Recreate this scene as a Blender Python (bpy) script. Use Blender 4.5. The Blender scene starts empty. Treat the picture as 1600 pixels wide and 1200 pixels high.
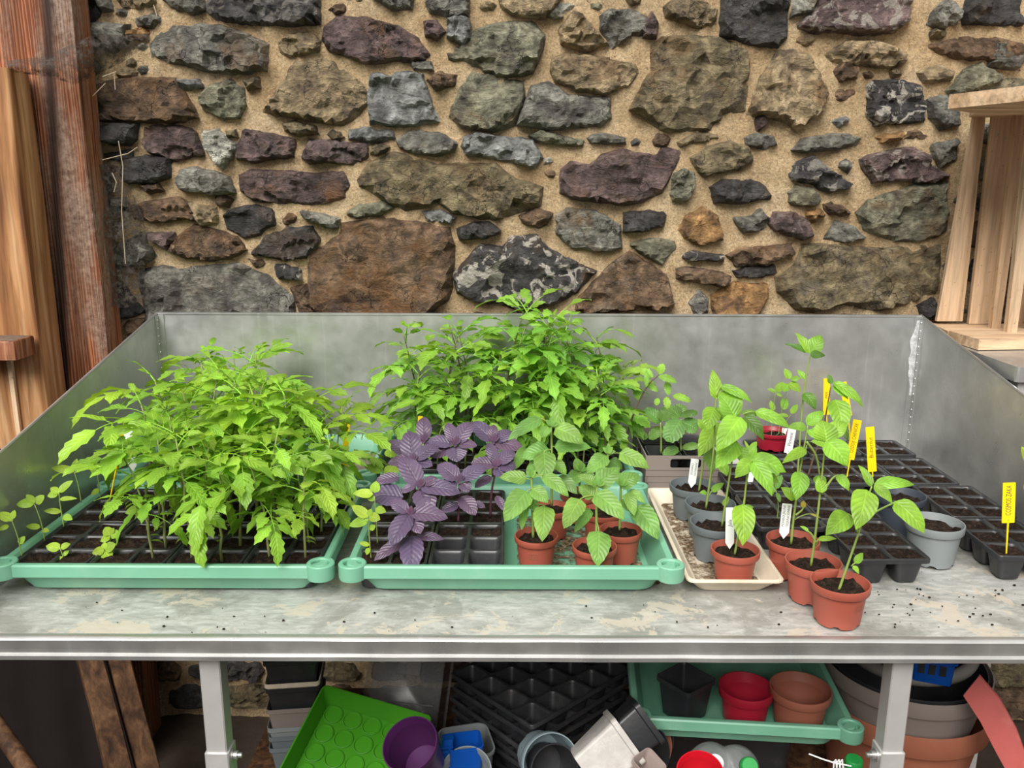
import bpy, bmesh, math, random
from mathutils import Vector, Matrix, noise, geometry
random.seed(7)
S = bpy.context.scene
C = S.collection
PI = math.pi

# ------------------------------------------------------------ camera
F = 1320.0                                  # focal length in pixels of the 1600 wide frame
PITCH = math.atan(F / 5700.0)
ROLL = math.radians(0.2)
CX, CY = 797.0, 600.0
CAM = Vector((0, 0, 1.55))
_c, _s = math.cos(ROLL), math.sin(ROLL)
FWD = Vector((0, math.cos(PITCH), -math.sin(PITCH)))
R0 = Vector((1, 0, 0)); U0 = Vector((0, math.sin(PITCH), math.cos(PITCH)))
RIGHT = R0 * _c + U0 * _s; UP = U0 * _c - R0 * _s
cd = bpy.data.cameras.new('camera'); cam = bpy.data.objects.new('camera', cd); C.objects.link(cam)
M = Matrix.Identity(4)
for i in range(3):
    M[i][0], M[i][1], M[i][2], M[i][3] = RIGHT[i], UP[i], -FWD[i], CAM[i]
cam.matrix_world = M
cd.sensor_fit = 'HORIZONTAL'; cd.sensor_width = 36; cd.lens = F / 1600 * 36
cd.shift_x = (800 - CX) / 1600; cd.clip_start = 0.02; cd.clip_end = 100
S.camera = cam

# ------------------------------------------------------------ world: plain overcast sky + veiled sun
W = bpy.data.worlds.new('sky'); S.world = W; W.use_nodes = True
nt = W.node_tree; nt.nodes.clear()
tc = nt.nodes.new('ShaderNodeTexCoord'); sx = nt.nodes.new('ShaderNodeSeparateXYZ')
mr = nt.nodes.new('ShaderNodeMapRange'); mr.inputs[1].default_value = 0; mr.inputs[2].default_value = 1
mr.inputs[3].default_value = 0.36; mr.inputs[4].default_value = 1.0
bg = nt.nodes.new('ShaderNodeBackground'); ow = nt.nodes.new('ShaderNodeOutputWorld')
cr = nt.nodes.new('ShaderNodeVectorMath'); cr.operation = 'SCALE'; cr.inputs[0].default_value = (1.0, 0.985, 0.96)
nt.links.new(tc.outputs['Generated'], sx.inputs[0]); nt.links.new(sx.outputs['Z'], mr.inputs[0])
nt.links.new(mr.outputs[0], cr.inputs['Scale']); nt.links.new(cr.outputs[0], bg.inputs[0])
bg.inputs[1].default_value = 1.15
nt.links.new(bg.outputs[0], ow.inputs[0])
sl = bpy.data.lights.new('sun', 'SUN'); sl.energy = 4.8; sl.angle = math.radians(38); sl.color = (1.0, 0.97, 0.92)
so = bpy.data.objects.new('sun', sl); C.objects.link(so)
so.rotation_euler = Vector((0.22, 0.70, -0.68)).to_track_quat('-Z', 'Y').to_euler()
so.location = (-1, -2, 4)
S.view_settings.view_transform = 'Standard'; S.view_settings.look = 'None'
S.view_settings.exposure = 0.0; S.view_settings.gamma = 1.0; S.view_settings.use_curve_mapping = False

# ------------------------------------------------------------ photo coordinates -> world
def ray(px, py):
    return FWD + RIGHT * ((px - CX) / F) - UP * ((py - CY) / F)
def PZ(px, py, z):
    d = ray(px, py); return CAM + d * ((z - CAM.z) / d.z)
def PY(px, py, Y):
    d = ray(px, py); return CAM + d * (Y / d.y)

# ------------------------------------------------------------ tagging
def link(o, parent=None):
    C.objects.link(o)
    if parent is not None: o.parent = parent
    return o
def tag(o, label=None, cat=None, group=None, kind=None):
    if label: o['label'] = label
    if cat: o['category'] = cat
    if group: o['group'] = group
    if kind: o['kind'] = kind
    return o
def thing(name, label, cat, loc=(0, 0, 0), rz=0, group=None):
    o = bpy.data.objects.new(name, None); o.empty_display_size = 0.02
    C.objects.link(o); o.location = loc; o.rotation_euler = (0, 0, rz)
    return tag(o, label, cat, group)
def part(name, me, parent=None, m=None, loc=None, col=None, label=None):
    o = bpy.data.objects.new(name, me); link(o, parent)
    if m is not None and len(me.materials) == 0: me.materials.append(m)
    if loc is not None: o.location = loc
    if col is not None: o.color = (col[0], col[1], col[2], 1)
    if label: o['label'] = label
    return o
def copy_tree(o, parent=None):
    c = o.copy(); C.objects.link(c); c.parent = parent
    for ch in list(o.children): copy_tree(ch, c)
    return c

# ------------------------------------------------------------ mesh helper
class MB:
    def __init__(s): s.v = []; s.f = []; s.uv = {}
    def add(s, vs, fs):
        o = len(s.v); s.v += [tuple(p) for p in vs]; s.f += [tuple(i + o for i in q) for q in fs]; return o
    def box(s, x0, x1, y0, y1, z0, z1, mtx=None):
        vs = [Vector((x, y, z)) for z in (z0, z1) for y in (y0, y1) for x in (x0, x1)]
        if mtx: vs = [mtx @ v for v in vs]
        s.add(vs, [(0, 2, 3, 1), (4, 5, 7, 6), (0, 1, 5, 4), (2, 6, 7, 3), (0, 4, 6, 2), (1, 3, 7, 5)]); return s
    def loft(s, loops, cap0=False, cap1=False, closed=True):
        n = len(loops[0]); o = len(s.v)
        for L in loops: s.v += [tuple(p) for p in L]
        for k in range(len(loops) - 1):
            for i in range(n if closed else n - 1):
                j = (i + 1) % n
                s.f.append((o + k * n + i, o + k * n + j, o + (k + 1) * n + j, o + (k + 1) * n + i))
        if cap0: s.f.append(tuple(o + i for i in reversed(range(n))))
        if cap1: s.f.append(tuple(o + (len(loops) - 1) * n + i for i in range(n)))
        return s
    def tube(s, pts, r, n=6, cap=True):
        pts = [Vector(p) for p in pts]
        rs = r if isinstance(r, (list, tuple)) else [r] * len(pts)
        loops = []; ref = None
        for i, p in enumerate(pts):
            d = (pts[min(i + 1, len(pts) - 1)] - pts[max(i - 1, 0)])
            d = d.normalized() if d.length > 1e-9 else Vector((0, 0, 1))
            if ref is None: ref = Vector((1, 0, 0)) if abs(d.x) < .8 else Vector((0, 1, 0))
            a = (ref - d * ref.dot(d)).normalized(); b = d.cross(a); ref = a
            loops.append([p + (a * math.cos(2 * PI * k / n) + b * math.sin(2 * PI * k / n)) * rs[i] for k in range(n)])
        return s.loft(loops, cap, cap)
    def lathe(s, prof, n=36, cap0=False, cap1=False, mtx=None):
        loops = []
        for r, z in prof:
            L = [Vector((r * math.cos(2 * PI * k / n), r * math.sin(2 * PI * k / n), z)) for k in range(n)]
            loops.append([mtx @ p for p in L] if mtx else L)
        return s.loft(loops, cap0, cap1)
    def mesh(s, name, m=None, smooth=None, xf=None):
        me = bpy.data.meshes.new(name)
        vs = s.v if xf is None else [tuple(xf @ Vector(p)) for p in s.v]
        me.from_pydata(vs, [], s.f)
        if m is not None: me.materials.append(m)
        if s.uv:
            ul = me.uv_layers.new(name='UVMap')
            for l in me.loops: ul.data[l.index].uv = s.uv.get(l.vertex_index, (0, 0))
        me.update()
        if smooth is not None:
            if smooth >= 180:
                for p in me.polygons: p.use_smooth = True
            else:
                bm = bmesh.new(); bm.from_mesh(me)
                bmesh.ops.recalc_face_normals(bm, faces=bm.faces)
                a = math.radians(smooth)
                for fc in bm.faces: fc.smooth = True
                for e in bm.edges:
                    if len(e.link_faces) == 2 and e.calc_face_angle(0) > a: e.smooth = False
                bm.to_mesh(me); bm.free()
        return me
def rr(w, d, r, z, k=4, cx=0, cy=0):
    r = max(min(r, w / 2 - 1e-4, d / 2 - 1e-4), 1e-4); L = []
    for qx, qy, a0 in ((1, 1, 0), (-1, 1, PI / 2), (-1, -1, PI), (1, -1, 1.5 * PI)):
        for i in range(k + 1):
            a = a0 + PI / 2 * i / k
            L.append(Vector((cx + qx * (w / 2 - r) + r * math.cos(a), cy + qy * (d / 2 - r) + r * math.sin(a), z)))
    return L
def slab(name, x0, x1, y0, y1, z0, z1, m, bev=.002, parent=None, mtx=None):
    w, d, h = x1 - x0, y1 - y0, z1 - z0; b = min(bev, w / 3, d / 3, h / 3)
    cx, cy = (x0 + x1) / 2, (y0 + y1) / 2
    mb = MB(); mb.loft([rr(w - 2 * b, d - 2 * b, b, z0, 1, cx, cy), rr(w, d, b, z0 + b, 1, cx, cy), rr(w, d, b, z1 - b, 1, cx, cy), rr(w - 2 * b, d - 2 * b, b, z1, 1, cx, cy)], True, True)
    return part(name, mb.mesh(name, m, None, mtx), parent)

# ------------------------------------------------------------ materials
class NT:
    def __init__(s, name):
        s.m = bpy.data.materials.new(name); s.m.use_nodes = True
        s.t = s.m.node_tree; s.t.nodes.clear()
        s.out = s.n('ShaderNodeOutputMaterial'); s.b = s.n('ShaderNodeBsdfPrincipled')
        s.l(s.b.outputs[0], s.out.inputs[0])
    def n(s, k, **kw):
        q = s.t.nodes.new(k)
        for a, b in kw.items(): setattr(q, a, b)
        return q
    def l(s, a, b): s.t.links.new(a, b)
    def coord(s, kind='Object', scale=(1, 1, 1), rnd=True):
        t = s.n('ShaderNodeTexCoord'); mp = s.n('ShaderNodeMapping'); mp.inputs['Scale'].default_value = scale
        s.l(t.outputs[kind], mp.inputs[0])
        if rnd:
            oi = s.n('ShaderNodeObjectInfo'); mu = s.n('ShaderNodeMath', operation='MULTIPLY'); mu.inputs[1].default_value = 37.0
            s.l(oi.outputs['Random'], mu.inputs[0]); s.l(mu.outputs[0], mp.inputs['Location'])
        return mp.outputs[0]
    def noise(s, co, scale, detail=4, rough=.55, dist=0):
        q = s.n('ShaderNodeTexNoise'); q.inputs['Scale'].default_value = scale; q.inputs['Detail'].default_value = detail
        q.inputs['Roughness'].default_value = rough; q.inputs['Distortion'].default_value = dist
        s.l(co, q.inputs['Vector']); return q.outputs['Fac']
    def voro(s, co, scale, feature='F1'):
        q = s.n('ShaderNodeTexVoronoi', feature=feature); q.inputs['Scale'].default_value = scale
        s.l(co, q.inputs['Vector']); return q.outputs['Distance']
    def ramp(s, fac, stops):
        q = s.n('ShaderNodeValToRGB'); e = q.color_ramp.elements
        while len(e) < len(stops): e.new(.5)
        for i, (p, c) in enumerate(stops):
            e[i].position = p; e[i].color = (c, c, c, 1) if isinstance(c, (int, float)) else (c[0], c[1], c[2], 1)
        s.l(fac, q.inputs[0]); return q.outputs[0]
    def mix(s, fac, a, b, mode='MIX'):
        q = s.n('ShaderNodeMix', data_type='RGBA', blend_type=mode)
        for v, i in ((fac, 0), (a, 6), (b, 7)):
            if isinstance(v, (int, float)): q.inputs[i].default_value = v
            elif isinstance(v, (tuple, list)): q.inputs[i].default_value = (v[0], v[1], v[2], 1)
            else: s.l(v, q.inputs[i])
        return q.outputs[2]
    def math(s, op, a, b=0.0):
        q = s.n('ShaderNodeMath', operation=op)
        for v, i in ((a, 0), (b, 1)):
            if isinstance(v, (int, float)): q.inputs[i].default_value = v
            else: s.l(v, q.inputs[i])
        return q.outputs[0]
    def bump(s, h, strength=.3, dist=.01):
        q = s.n('ShaderNodeBump'); q.inputs['Strength'].default_value = strength; q.inputs['Distance'].default_value = dist
        s.l(h, q.inputs['Height']); s.l(q.outputs[0], s.b.inputs['Normal'])
    def set(s, **kw):
        for k, v in kw.items():
            k = {'col': 'Base Color', 'rough': 'Roughness', 'metal': 'Metallic', 'spec': 'Specular IOR Level', 'trans': 'Transmission Weight', 'ior': 'IOR', 'alpha': 'Alpha'}[k]
            if isinstance(v, (int, float)): s.b.inputs[k].default_value = v
            elif isinstance(v, (tuple, list)): s.b.inputs[k].default_value = (v[0], v[1], v[2], 1)
            else: s.l(v, s.b.inputs[k])
        return s

def plain(name, col, rough=.5, var=.18, scale=30, bump=.0, spec=.5, metal=0, dirt=None, dirtamt=.5):
    k = NT(name); co = k.coord('Object')
    a = tuple(c * (1 - var) for c in col); b = tuple(min(c * (1 + var), 1) for c in col)
    c = k.mix(k.noise(co, scale, 5), a, b)
    if dirt:
        f = k.ramp(k.noise(co, scale * .6, 8, .7), [(.5, 0), (.7, dirtamt)])
        c = k.mix(f, c, dirt)
    k.set(col=c, rough=rough, spec=spec, metal=metal)
    if bump: k.bump(k.noise(co, scale * 6, 4), bump, .002)
    return k.m

def m_stone():
    k = NT('stone'); co = k.coord('Object'); oi = k.n('ShaderNodeObjectInfo')
    n1 = k.noise(co, 9, 6, .62, .6); n2 = k.noise(co, 26, 8, .68, .4); n3 = k.noise(co, 60, 6, .7)
    wav = k.coord('Object', (14, 10, 32)); lay = k.noise(wav, 1.0, 8, .72, 2.2)
    c = k.mix(1.0, oi.outputs['Color'], k.ramp(n2, [(.28, .30), (.48, 1.0), (.70, 2.5)]), 'MULTIPLY')
    at = k.n('ShaderNodeAttribute', attribute_type='OBJECT', attribute_name='rust')
    c = k.mix(k.math('MULTIPLY', k.ramp(n1, [(.50, 0), (.64, .75)]), at.outputs['Fac']), c, (.25, .115, .035))
    c = k.mix(k.ramp(k.noise(co, 14, 5, .6), [(.54, 0), (.66, .6)]), c, (.055, .038, .045))
    c = k.mix(k.ramp(k.noise(co, 17, 6, .7), [(.58, 0), (.68, .45)]), c, (.24, .19, .1))
    c = k.mix(1.0, c, k.ramp(lay, [(.3, .55), (.55, 1.05), (.75, 1.3)]), 'MULTIPLY')
    al = k.n('ShaderNodeAttribute', attribute_type='OBJECT', attribute_name='lichen')
    lf = k.ramp(k.noise(co, 22, 5, .6, .8), [(.53, 0), (.57, 1)])
    c = k.mix(k.math('MULTIPLY', lf, al.outputs['Fac']), c, (.62, .57, .49))
    wv = k.n('ShaderNodeVectorMath', operation='SCALE'); wv.inputs['Scale'].default_value = .12
    nz_ = k.n('ShaderNodeTexNoise'); nz_.inputs['Scale'].default_value = 22; nz_.inputs['Detail'].default_value = 4; k.l(co, nz_.inputs['Vector']); k.l(nz_.outputs['Color'], wv.inputs[0])
    av = k.n('ShaderNodeVectorMath', operation='ADD'); k.l(co, av.inputs[0]); k.l(wv.outputs[0], av.inputs[1])
    ck = k.voro(av.outputs[0], 13, 'DISTANCE_TO_EDGE')
    ckm = k.math('MULTIPLY', k.ramp(ck, [(.0, .8), (.022, 0)]), k.ramp(k.noise(co, 8, 3), [(.48, 0), (.62, 1)]))
    c = k.mix(ckm, c, (.02, .015, .012))
    # scattered pale specks
    c = k.mix(k.ramp(k.noise(co, 120, 3, .5), [(.70, 0), (.76, .6)]), c, (.42, .36, .27))
    k.set(col=c, rough=k.ramp(n3, [(.3, .5), (.7, .85)]), spec=.4)
    h = k.math('ADD', k.math('MULTIPLY', n2, .8), k.math('MULTIPLY', lay, .7)); h = k.math('ADD', h, k.math('MULTIPLY', n3, .35))
    h = k.math('SUBTRACT', h, k.math('MULTIPLY', ckm, .5))
    k.bump(h, 1.0, .035)
    return k.m
def m_mortar():
    k = NT('sandy_mortar'); co = k.coord('Object', rnd=False)
    n = k.noise(co, 10, 6, .6); g = k.noise(co, 210, 6, .8, .5); g2 = k.noise(co, 75, 6, .78, .8)
    c = k.ramp(n, [(.3, (.60, .42, .23)), (.55, (.80, .60, .36)), (.75, (.88, .70, .47))])
    c = k.mix(1.0, c, k.ramp(g, [(.34, .45), (.48, 1.0), (.66, 1.4)]), 'MULTIPLY')
    c = k.mix(k.ramp(k.noise(co, 48, 7, .8, 1.2), [(.48, 0), (.64, .55)]), c, (.50, .31, .155))
    c = k.mix(k.ramp(g2, [(.32, .85), (.43, 0)]), c, (.20, .115, .055))
    k.set(col=c, rough=.95, spec=.15)
    k.bump(k.math('ADD', k.math('MULTIPLY', g, .45), g2), .9, .018)
    return k.m
def m_wood(name, dark, mid, light, scale=1.0, axis='Z', rough=.65, spots=0.0):
    k = NT(name); sc = {'Z': (26, 26, 1.6), 'X': (1.6, 26, 26), 'Y': (26, 1.6, 26)}[axis]
    co = k.coord('Object', tuple(q * scale for q in sc))
    w = k.noise(co, 1.0, 3, .5, 1.2); f = k.noise(co, 4.5, 4, .6, .3)
    ob = k.coord('Object', (3, 3, 3))
    c = k.ramp(w, [(.3, dark), (.48, mid), (.68, light)])
    c = k.mix(1.0, c, k.ramp(f, [(.3, .62), (.6, 1.12)]), 'MULTIPLY')
    c = k.mix(k.ramp(k.noise(ob, 1.3, 4), [(.55, 0), (.75, .6)]), c, dark)
    if spots: c = k.mix(k.ramp(k.noise(k.coord('Object'), 90, 4, .6), [(.64, 0), (.7, spots)]), c, (.05, .03, .02))
    k.set(col=c, rough=rough, spec=.35); k.bump(k.math('ADD', w, f), .35, .004)
    return k.m
def m_metal(name, a, b, rough=.42, metal=.85, streak=True, grime=(.2, .19, .16), gamt=.5):
    k = NT(name); co = k.coord('Object', rnd=False)
    n = k.noise(co, 7, 6, .6); c = k.mix(k.ramp(n, [(.3, 0), (.7, 1)]), a, b)
    c = k.mix(k.ramp(k.noise(co, 130, 3, .6), [(.71, 0), (.75, .5)]), c, (.8, .8, .8))
    c = k.mix(k.ramp(k.noise(co, 5, 8, .7), [(.45, 0), (.8, gamt)]), c, grime)
    if streak:
        st = k.noise(k.coord('Object', (60, 60, 2), rnd=False), 1, 4)
        c = k.mix(k.ramp(st, [(.62, 0), (.74, .35)]), c, (.75, .75, .74))
    k.set(col=c, metal=metal, rough=k.ramp(k.noise(co, 20, 6), [(.3, rough - .1), (.7, rough + .14)]))
    k.bump(k.noise(co, 5, 3), .12, .01)
    return k.m
def m_benchtop():
    k = NT('weathered_zinc_top'); co = k.coord('Object', rnd=False)
    st = k.coord('Object', (6, 16, 6), rnd=False)
    n = k.noise(co, 6, 8, .62, .4); f = k.noise(st, 5, 8, .72, .6)
    c = k.ramp(f, [(.3, (.30, .31, .29)), (.5, (.46, .46, .43)), (.68, (.62, .62, .59))])
    c = k.mix(k.ramp(n, [(.5, 0), (.56, .55)]), c, (.23, .225, .195))
    c = k.mix(k.ramp(k.noise(co, 11, 8, .66, .5), [(.56, 0), (.585, .75)]), c, (.63, .56, .46))
    c = k.mix(k.ramp(k.noise(co, 160, 3, .6), [(.68, 0), (.73, .6)]), c, (.78, .76, .72))
    c = k.mix(k.ramp(k.noise(co, 75, 3, .5), [(.73, 0), (.76, .8)]), c, (.03, .025, .02))
    k.set(col=c, metal=.25, rough=.5, spec=.5); k.bump(f, .2, .003)
    return k.m
def m_compost():
    k = NT('compost'); co = k.coord('Object')
    n = k.noise(co, 240, 4, .7); n2 = k.noise(co, 90, 6, .75)
    c = k.ramp(n2, [(.32, (.008, .005, .004)), (.5, (.036, .022, .016)), (.68, (.10, .062, .042))])
    c = k.mix(k.ramp(n, [(.62, 0), (.69, .8)]), c, (.19, .12, .08))
    c = k.mix(k.ramp(k.voro(co, 130), [(.09, .75), (.13, 0)]), c, (.35, .26, .18)) if False else c
    k.set(col=c, rough=.95, spec=.15); k.bump(k.math('ADD', n, k.math('MULTIPLY', n2, 2)), 1.0, .008)
    return k.m
def m_leaf(name, veincol=1.3, trans=.36, rough=.36, dark=.68, blot=None):
    k = NT(name); oi = k.n('ShaderNodeObjectInfo'); uvn = k.n('ShaderNodeTexCoord'); sp = k.n('ShaderNodeSeparateXYZ')
    k.l(uvn.outputs['UV'], sp.inputs[0])
    u = k.math('ABSOLUTE', k.math('SUBTRACT', sp.outputs[0], .5))
    mid = k.ramp(u, [(.015, 1), (.045, 0)])
    a = k.math('FRACT', k.math('MULTIPLY', k.math('SUBTRACT', sp.outputs[1], k.math('MULTIPLY', u, .55)), 7.5))
    side = k.ramp(k.math('ABSOLUTE', k.math('SUBTRACT', a, .5)), [(.03, 1), (.11, 0)])
    vein = k.math('MAXIMUM', mid, k.math('MULTIPLY', side, .65))
    co = k.coord('Object'); n = k.noise(co, 26, 4)
    base = k.mix(1.0, oi.outputs['Color'], k.ramp(n, [(.3, dark), (.7, 1.2)]), 'MULTIPLY')
    if blot: base = k.mix(k.ramp(n, [(.5, 0), (.7, .5)]), base, blot)
    lt = k.mix(1.0, base, (veincol, veincol, veincol), 'MULTIPLY')
    c = k.mix(vein, base, lt)
    k.set(col=c, rough=rough, spec=.45)
    quilt = k.math('ABSOLUTE', k.math('SUBTRACT', a, .5)); vq = k.math('ADD', k.math('MULTIPLY', k.noise(co, 60, 3), .7), quilt); vq = k.math('SUBTRACT', vq, k.math('MULTIPLY', mid, .5)); k.bump(vq, .38, .005)
    tr = k.n('ShaderNodeBsdfTranslucent'); mx = k.n('ShaderNodeMixShader'); mx.inputs[0].default_value = trans
    tcol = k.mix(1.0, c, (1.25, 1.2, .6), 'MULTIPLY')
    k.l(tcol, tr.inputs[0]); k.l(k.b.outputs[0], mx.inputs[1]); k.l(tr.outputs[0], mx.inputs[2]); k.l(mx.outputs[0], k.out.inputs[0])
    return k.m
def m_clear(name, col=(.9, .92, .93), rough=.12):
    k = NT(name); k.set(col=col, rough=rough, trans=.9, ior=1.25); return k.m
def m_web():
    k = NT('dusty_cobweb'); co = k.coord('Object'); n = k.noise(co, 60, 8, .75); n2 = k.noise(co, 14, 4)
    k.set(col=k.ramp(n, [(.4, (.012, .009, .008)), (.7, (.13, .11, .095))]), rough=.95, spec=.1,
          alpha=k.math('MULTIPLY', k.ramp(n, [(.40, 0), (.56, .93)]), k.ramp(n2, [(.30, .25), (.58, 1)])))
    return k.m
STONE = m_stone(); MORTAR = m_mortar()
def m_post():
    k = NT('red_brown_timber'); co = k.coord('Object', rnd=False)
    sp = k.n('ShaderNodeSeparateXYZ'); k.l(co, sp.inputs[0])
    wob = k.noise(k.coord('Object', (5, 5, 1.1), rnd=False), 1, 3)
    x = k.math('ADD', sp.outputs[0], k.math('MULTIPLY', wob, .05))
    fine = k.n('ShaderNodeTexWave', wave_type='BANDS', bands_direction='X'); fine.inputs['Scale'].default_value = 42; fine.inputs['Distortion'].default_value = 7.0; fine.inputs['Detail'].default_value = 5; fine.inputs['Detail Scale'].default_value = 2.2
    k.l(k.coord('Object', (1, 1, .035), rnd=False), fine.inputs['Vector'])
    st = k.noise(k.coord('Object', (34, 34, 1.3), rnd=False), 1, 5, .6)
    c = k.ramp(fine.outputs['Fac'], [(.1, (.13, .036, .014)), (.5, (.26, .080, .030)), (.9, (.36, .14, .06))])
    c = k.mix(1.0, c, k.ramp(st, [(.3, .45), (.5, .95), (.7, 1.4)]), 'MULTIPLY')
    old = k.math('MULTIPLY', k.ramp(sp.outputs[0], [(0, 1), (1, 1)]), k.ramp(k.noise(k.coord('Object', (9, 9, 1.6), rnd=False), 1, 6, .65), [(.46, 0), (.6, .75)]))
    c = k.mix(old, c, k.ramp(k.noise(co, 70, 6, .75), [(.35, (.09, .06, .045)), (.65, (.42, .32, .25))]))
    d = k.math('ABSOLUTE', k.math('SUBTRACT', k.math('ADD', x, 1.197), k.math('MULTIPLY', sp.outputs[2], .07))); c = k.mix(k.ramp(d, [(.006, .95), (.022, 0)]), c, (.028, .010, .006))
    k.set(col=c, rough=.6, spec=.35); k.bump(k.math('ADD', fine.outputs['Fac'], st), .5, .004); return k.m
POSTM = m_post()
POSTW = m_wood('red_brown_timber', (.06, .016, .007), (.23, .075, .03), (.40, .19, .10), 2.4, 'Z', .6)
PLANKW = m_wood('orange_timber', (.16, .06, .02), (.42, .2, .08), (.62, .38, .2), .8, 'Z', .55)
DARKW = m_wood('dark_old_timber', (.03, .012, .006), (.085, .038, .016), (.15, .075, .034), 1.0, 'Z', .75)
CRATEW = m_wood('pale_crate_wood', (.46, .30, .17), (.66, .46, .29), (.74, .55, .37), .6, 'Z', .7, .5)
METAL = m_metal('galvanised_panel', (.46, .465, .46), (.64, .64, .63), .36, .72, gamt=.4)
EDGE = m_metal('aluminium_edge', (.50, .50, .49), (.66, .66, .64), .35, .8, gamt=.35)
LEGM = m_metal('aluminium_leg', (.60, .59, .57), (.72, .71, .69), .42, .5, False, (.4, .38, .35), .35)
TOP = m_benchtop(); SOIL = m_compost()
GREENT = plain('mint_green_plastic', (.165, .41, .275), .42, .12, 9, 0, .5, 0, (.36, .56, .45), .35)
BLACKP = plain('black_plastic', (.022, .023, .026), .38, .3, 20, .1, .55, 0, (.09, .085, .08), .35)
GREYP = plain('slate_grey_plastic', (.125, .145, .155), .5, .1, 12, 0, .5)
LGREYP = plain('pale_grey_plastic', (.21, .23, .235), .5, .1, 12, 0, .5)
TERRA = plain('terracotta_plastic', (.36, .085, .055), .48, .09, 10, 0, .5)
TERRA2 = plain('dull_terracotta_plastic', (.27, .09, .055), .5, .12, 10, 0, .5)
REDP = plain('crimson_plastic', (.33, .012, .03), .35, .1, 10)
CREAM = plain('cream_plastic', (.72, .63, .50), .45, .06, 14, 0, .5, 0, (.45, .35, .24), .5)
TAUPE = plain('taupe_plastic', (.235, .195, .175), .45, .07, 10)
YELLOW = plain('yellow_plastic', (.92, .66, .005), .4, .03, 10)
WHITEP = plain('white_plastic', (.82, .84, .83), .4, .03, 10)
INK = plain('ink', (.05, .045, .04), .6, .1, 10)
INKY = plain('faded_ink', (.2, .1, .005), .6, .1, 10)
GRIT = plain('grit', (.30, .25, .20), .95, .5, 160, 1.0, .2, 0, (.12, .08, .05), .6)
STEMG = plain('green_stem', (.26, .36, .08), .5, .2, 40)
STEMP = plain('purple_brown_stem', (.12, .075, .055), .55, .3, 30)
STEMT = plain('tomato_stem', (.25, .27, .1), .55, .3, 30)
STEMB = plain('basil_stem', (.09, .03, .05), .5, .2, 30)
LEAF = m_leaf('leaf'); LEAFB = m_leaf('purple_leaf', .75, .05, .36, .7, (.075, .04, .075))
WEB = m_web(); CLEAR = m_clear('clear_plastic')
_k = NT('white_sealant'); _c = _k.coord('Object', rnd=False); _k.set(col=(.72, .73, .74), rough=.5, alpha=_k.ramp(_k.noise(_c, 60, 6, .7), [(.3, .15), (.6, .85)])); SEALANT = _k.m

# ============================================================ SETTING
TZ = 0.85                     # bench top height
WY = 2.255                    # mortar plane of the stone wall
XL, XR, YB, YF = -0.915, 1.065, 2.175, 1.222
def fbm(p, o=4): return noise.fractal(p, .9, 2.1, o)

# ---- back wall of rubble stone
def wall_mortar():
    nx, nz = 230, 150; x0, x1, z0, z1 = -2.1, 2.2, -0.02, 2.6
    vs, fs = [], []
    for j in range(nz + 1):
        for i in range(nx + 1):
            x = x0 + (x1 - x0) * i / nx; z = z0 + (z1 - z0) * j / nz
            d = fbm(Vector((x * 9, 3.1, z * 9))) * .009 + fbm(Vector((x * 30, 7.7, z * 34)), 4) * .010
            vs.append((x, WY - d, z))
    for j in range(nz):
        for i in range(nx):
            a = j * (nx + 1) + i; fs.append((a, a + 1, a + nx + 2, a + nx + 1))
    b = len(vs)
    vs += [(x0, WY + .25, z0), (x1, WY + .25, z0), (x1, WY + .25, z1), (x0, WY + .25, z1)]
    c = (0, nx, nz * (nx + 1) + nx, nz * (nx + 1))
    fs += [(b, b + 3, b + 2, b + 1), (c[0], b, b + 1, c[1]), (c[1], b + 1, b + 2, c[2]), (c[2], b + 2, b + 3, c[3]), (c[3], b + 3, b, c[0])]
    me = bpy.data.meshes.new('wall_back'); me.from_pydata(vs, [], fs); me.materials.append(MORTAR)
    for p in me.polygons: p.use_smooth = True
    return me
wall = part('wall_back', wall_mortar()); tag(wall, 'rubble stone wall in sandy mortar behind the bench', kind='structure')

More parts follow.
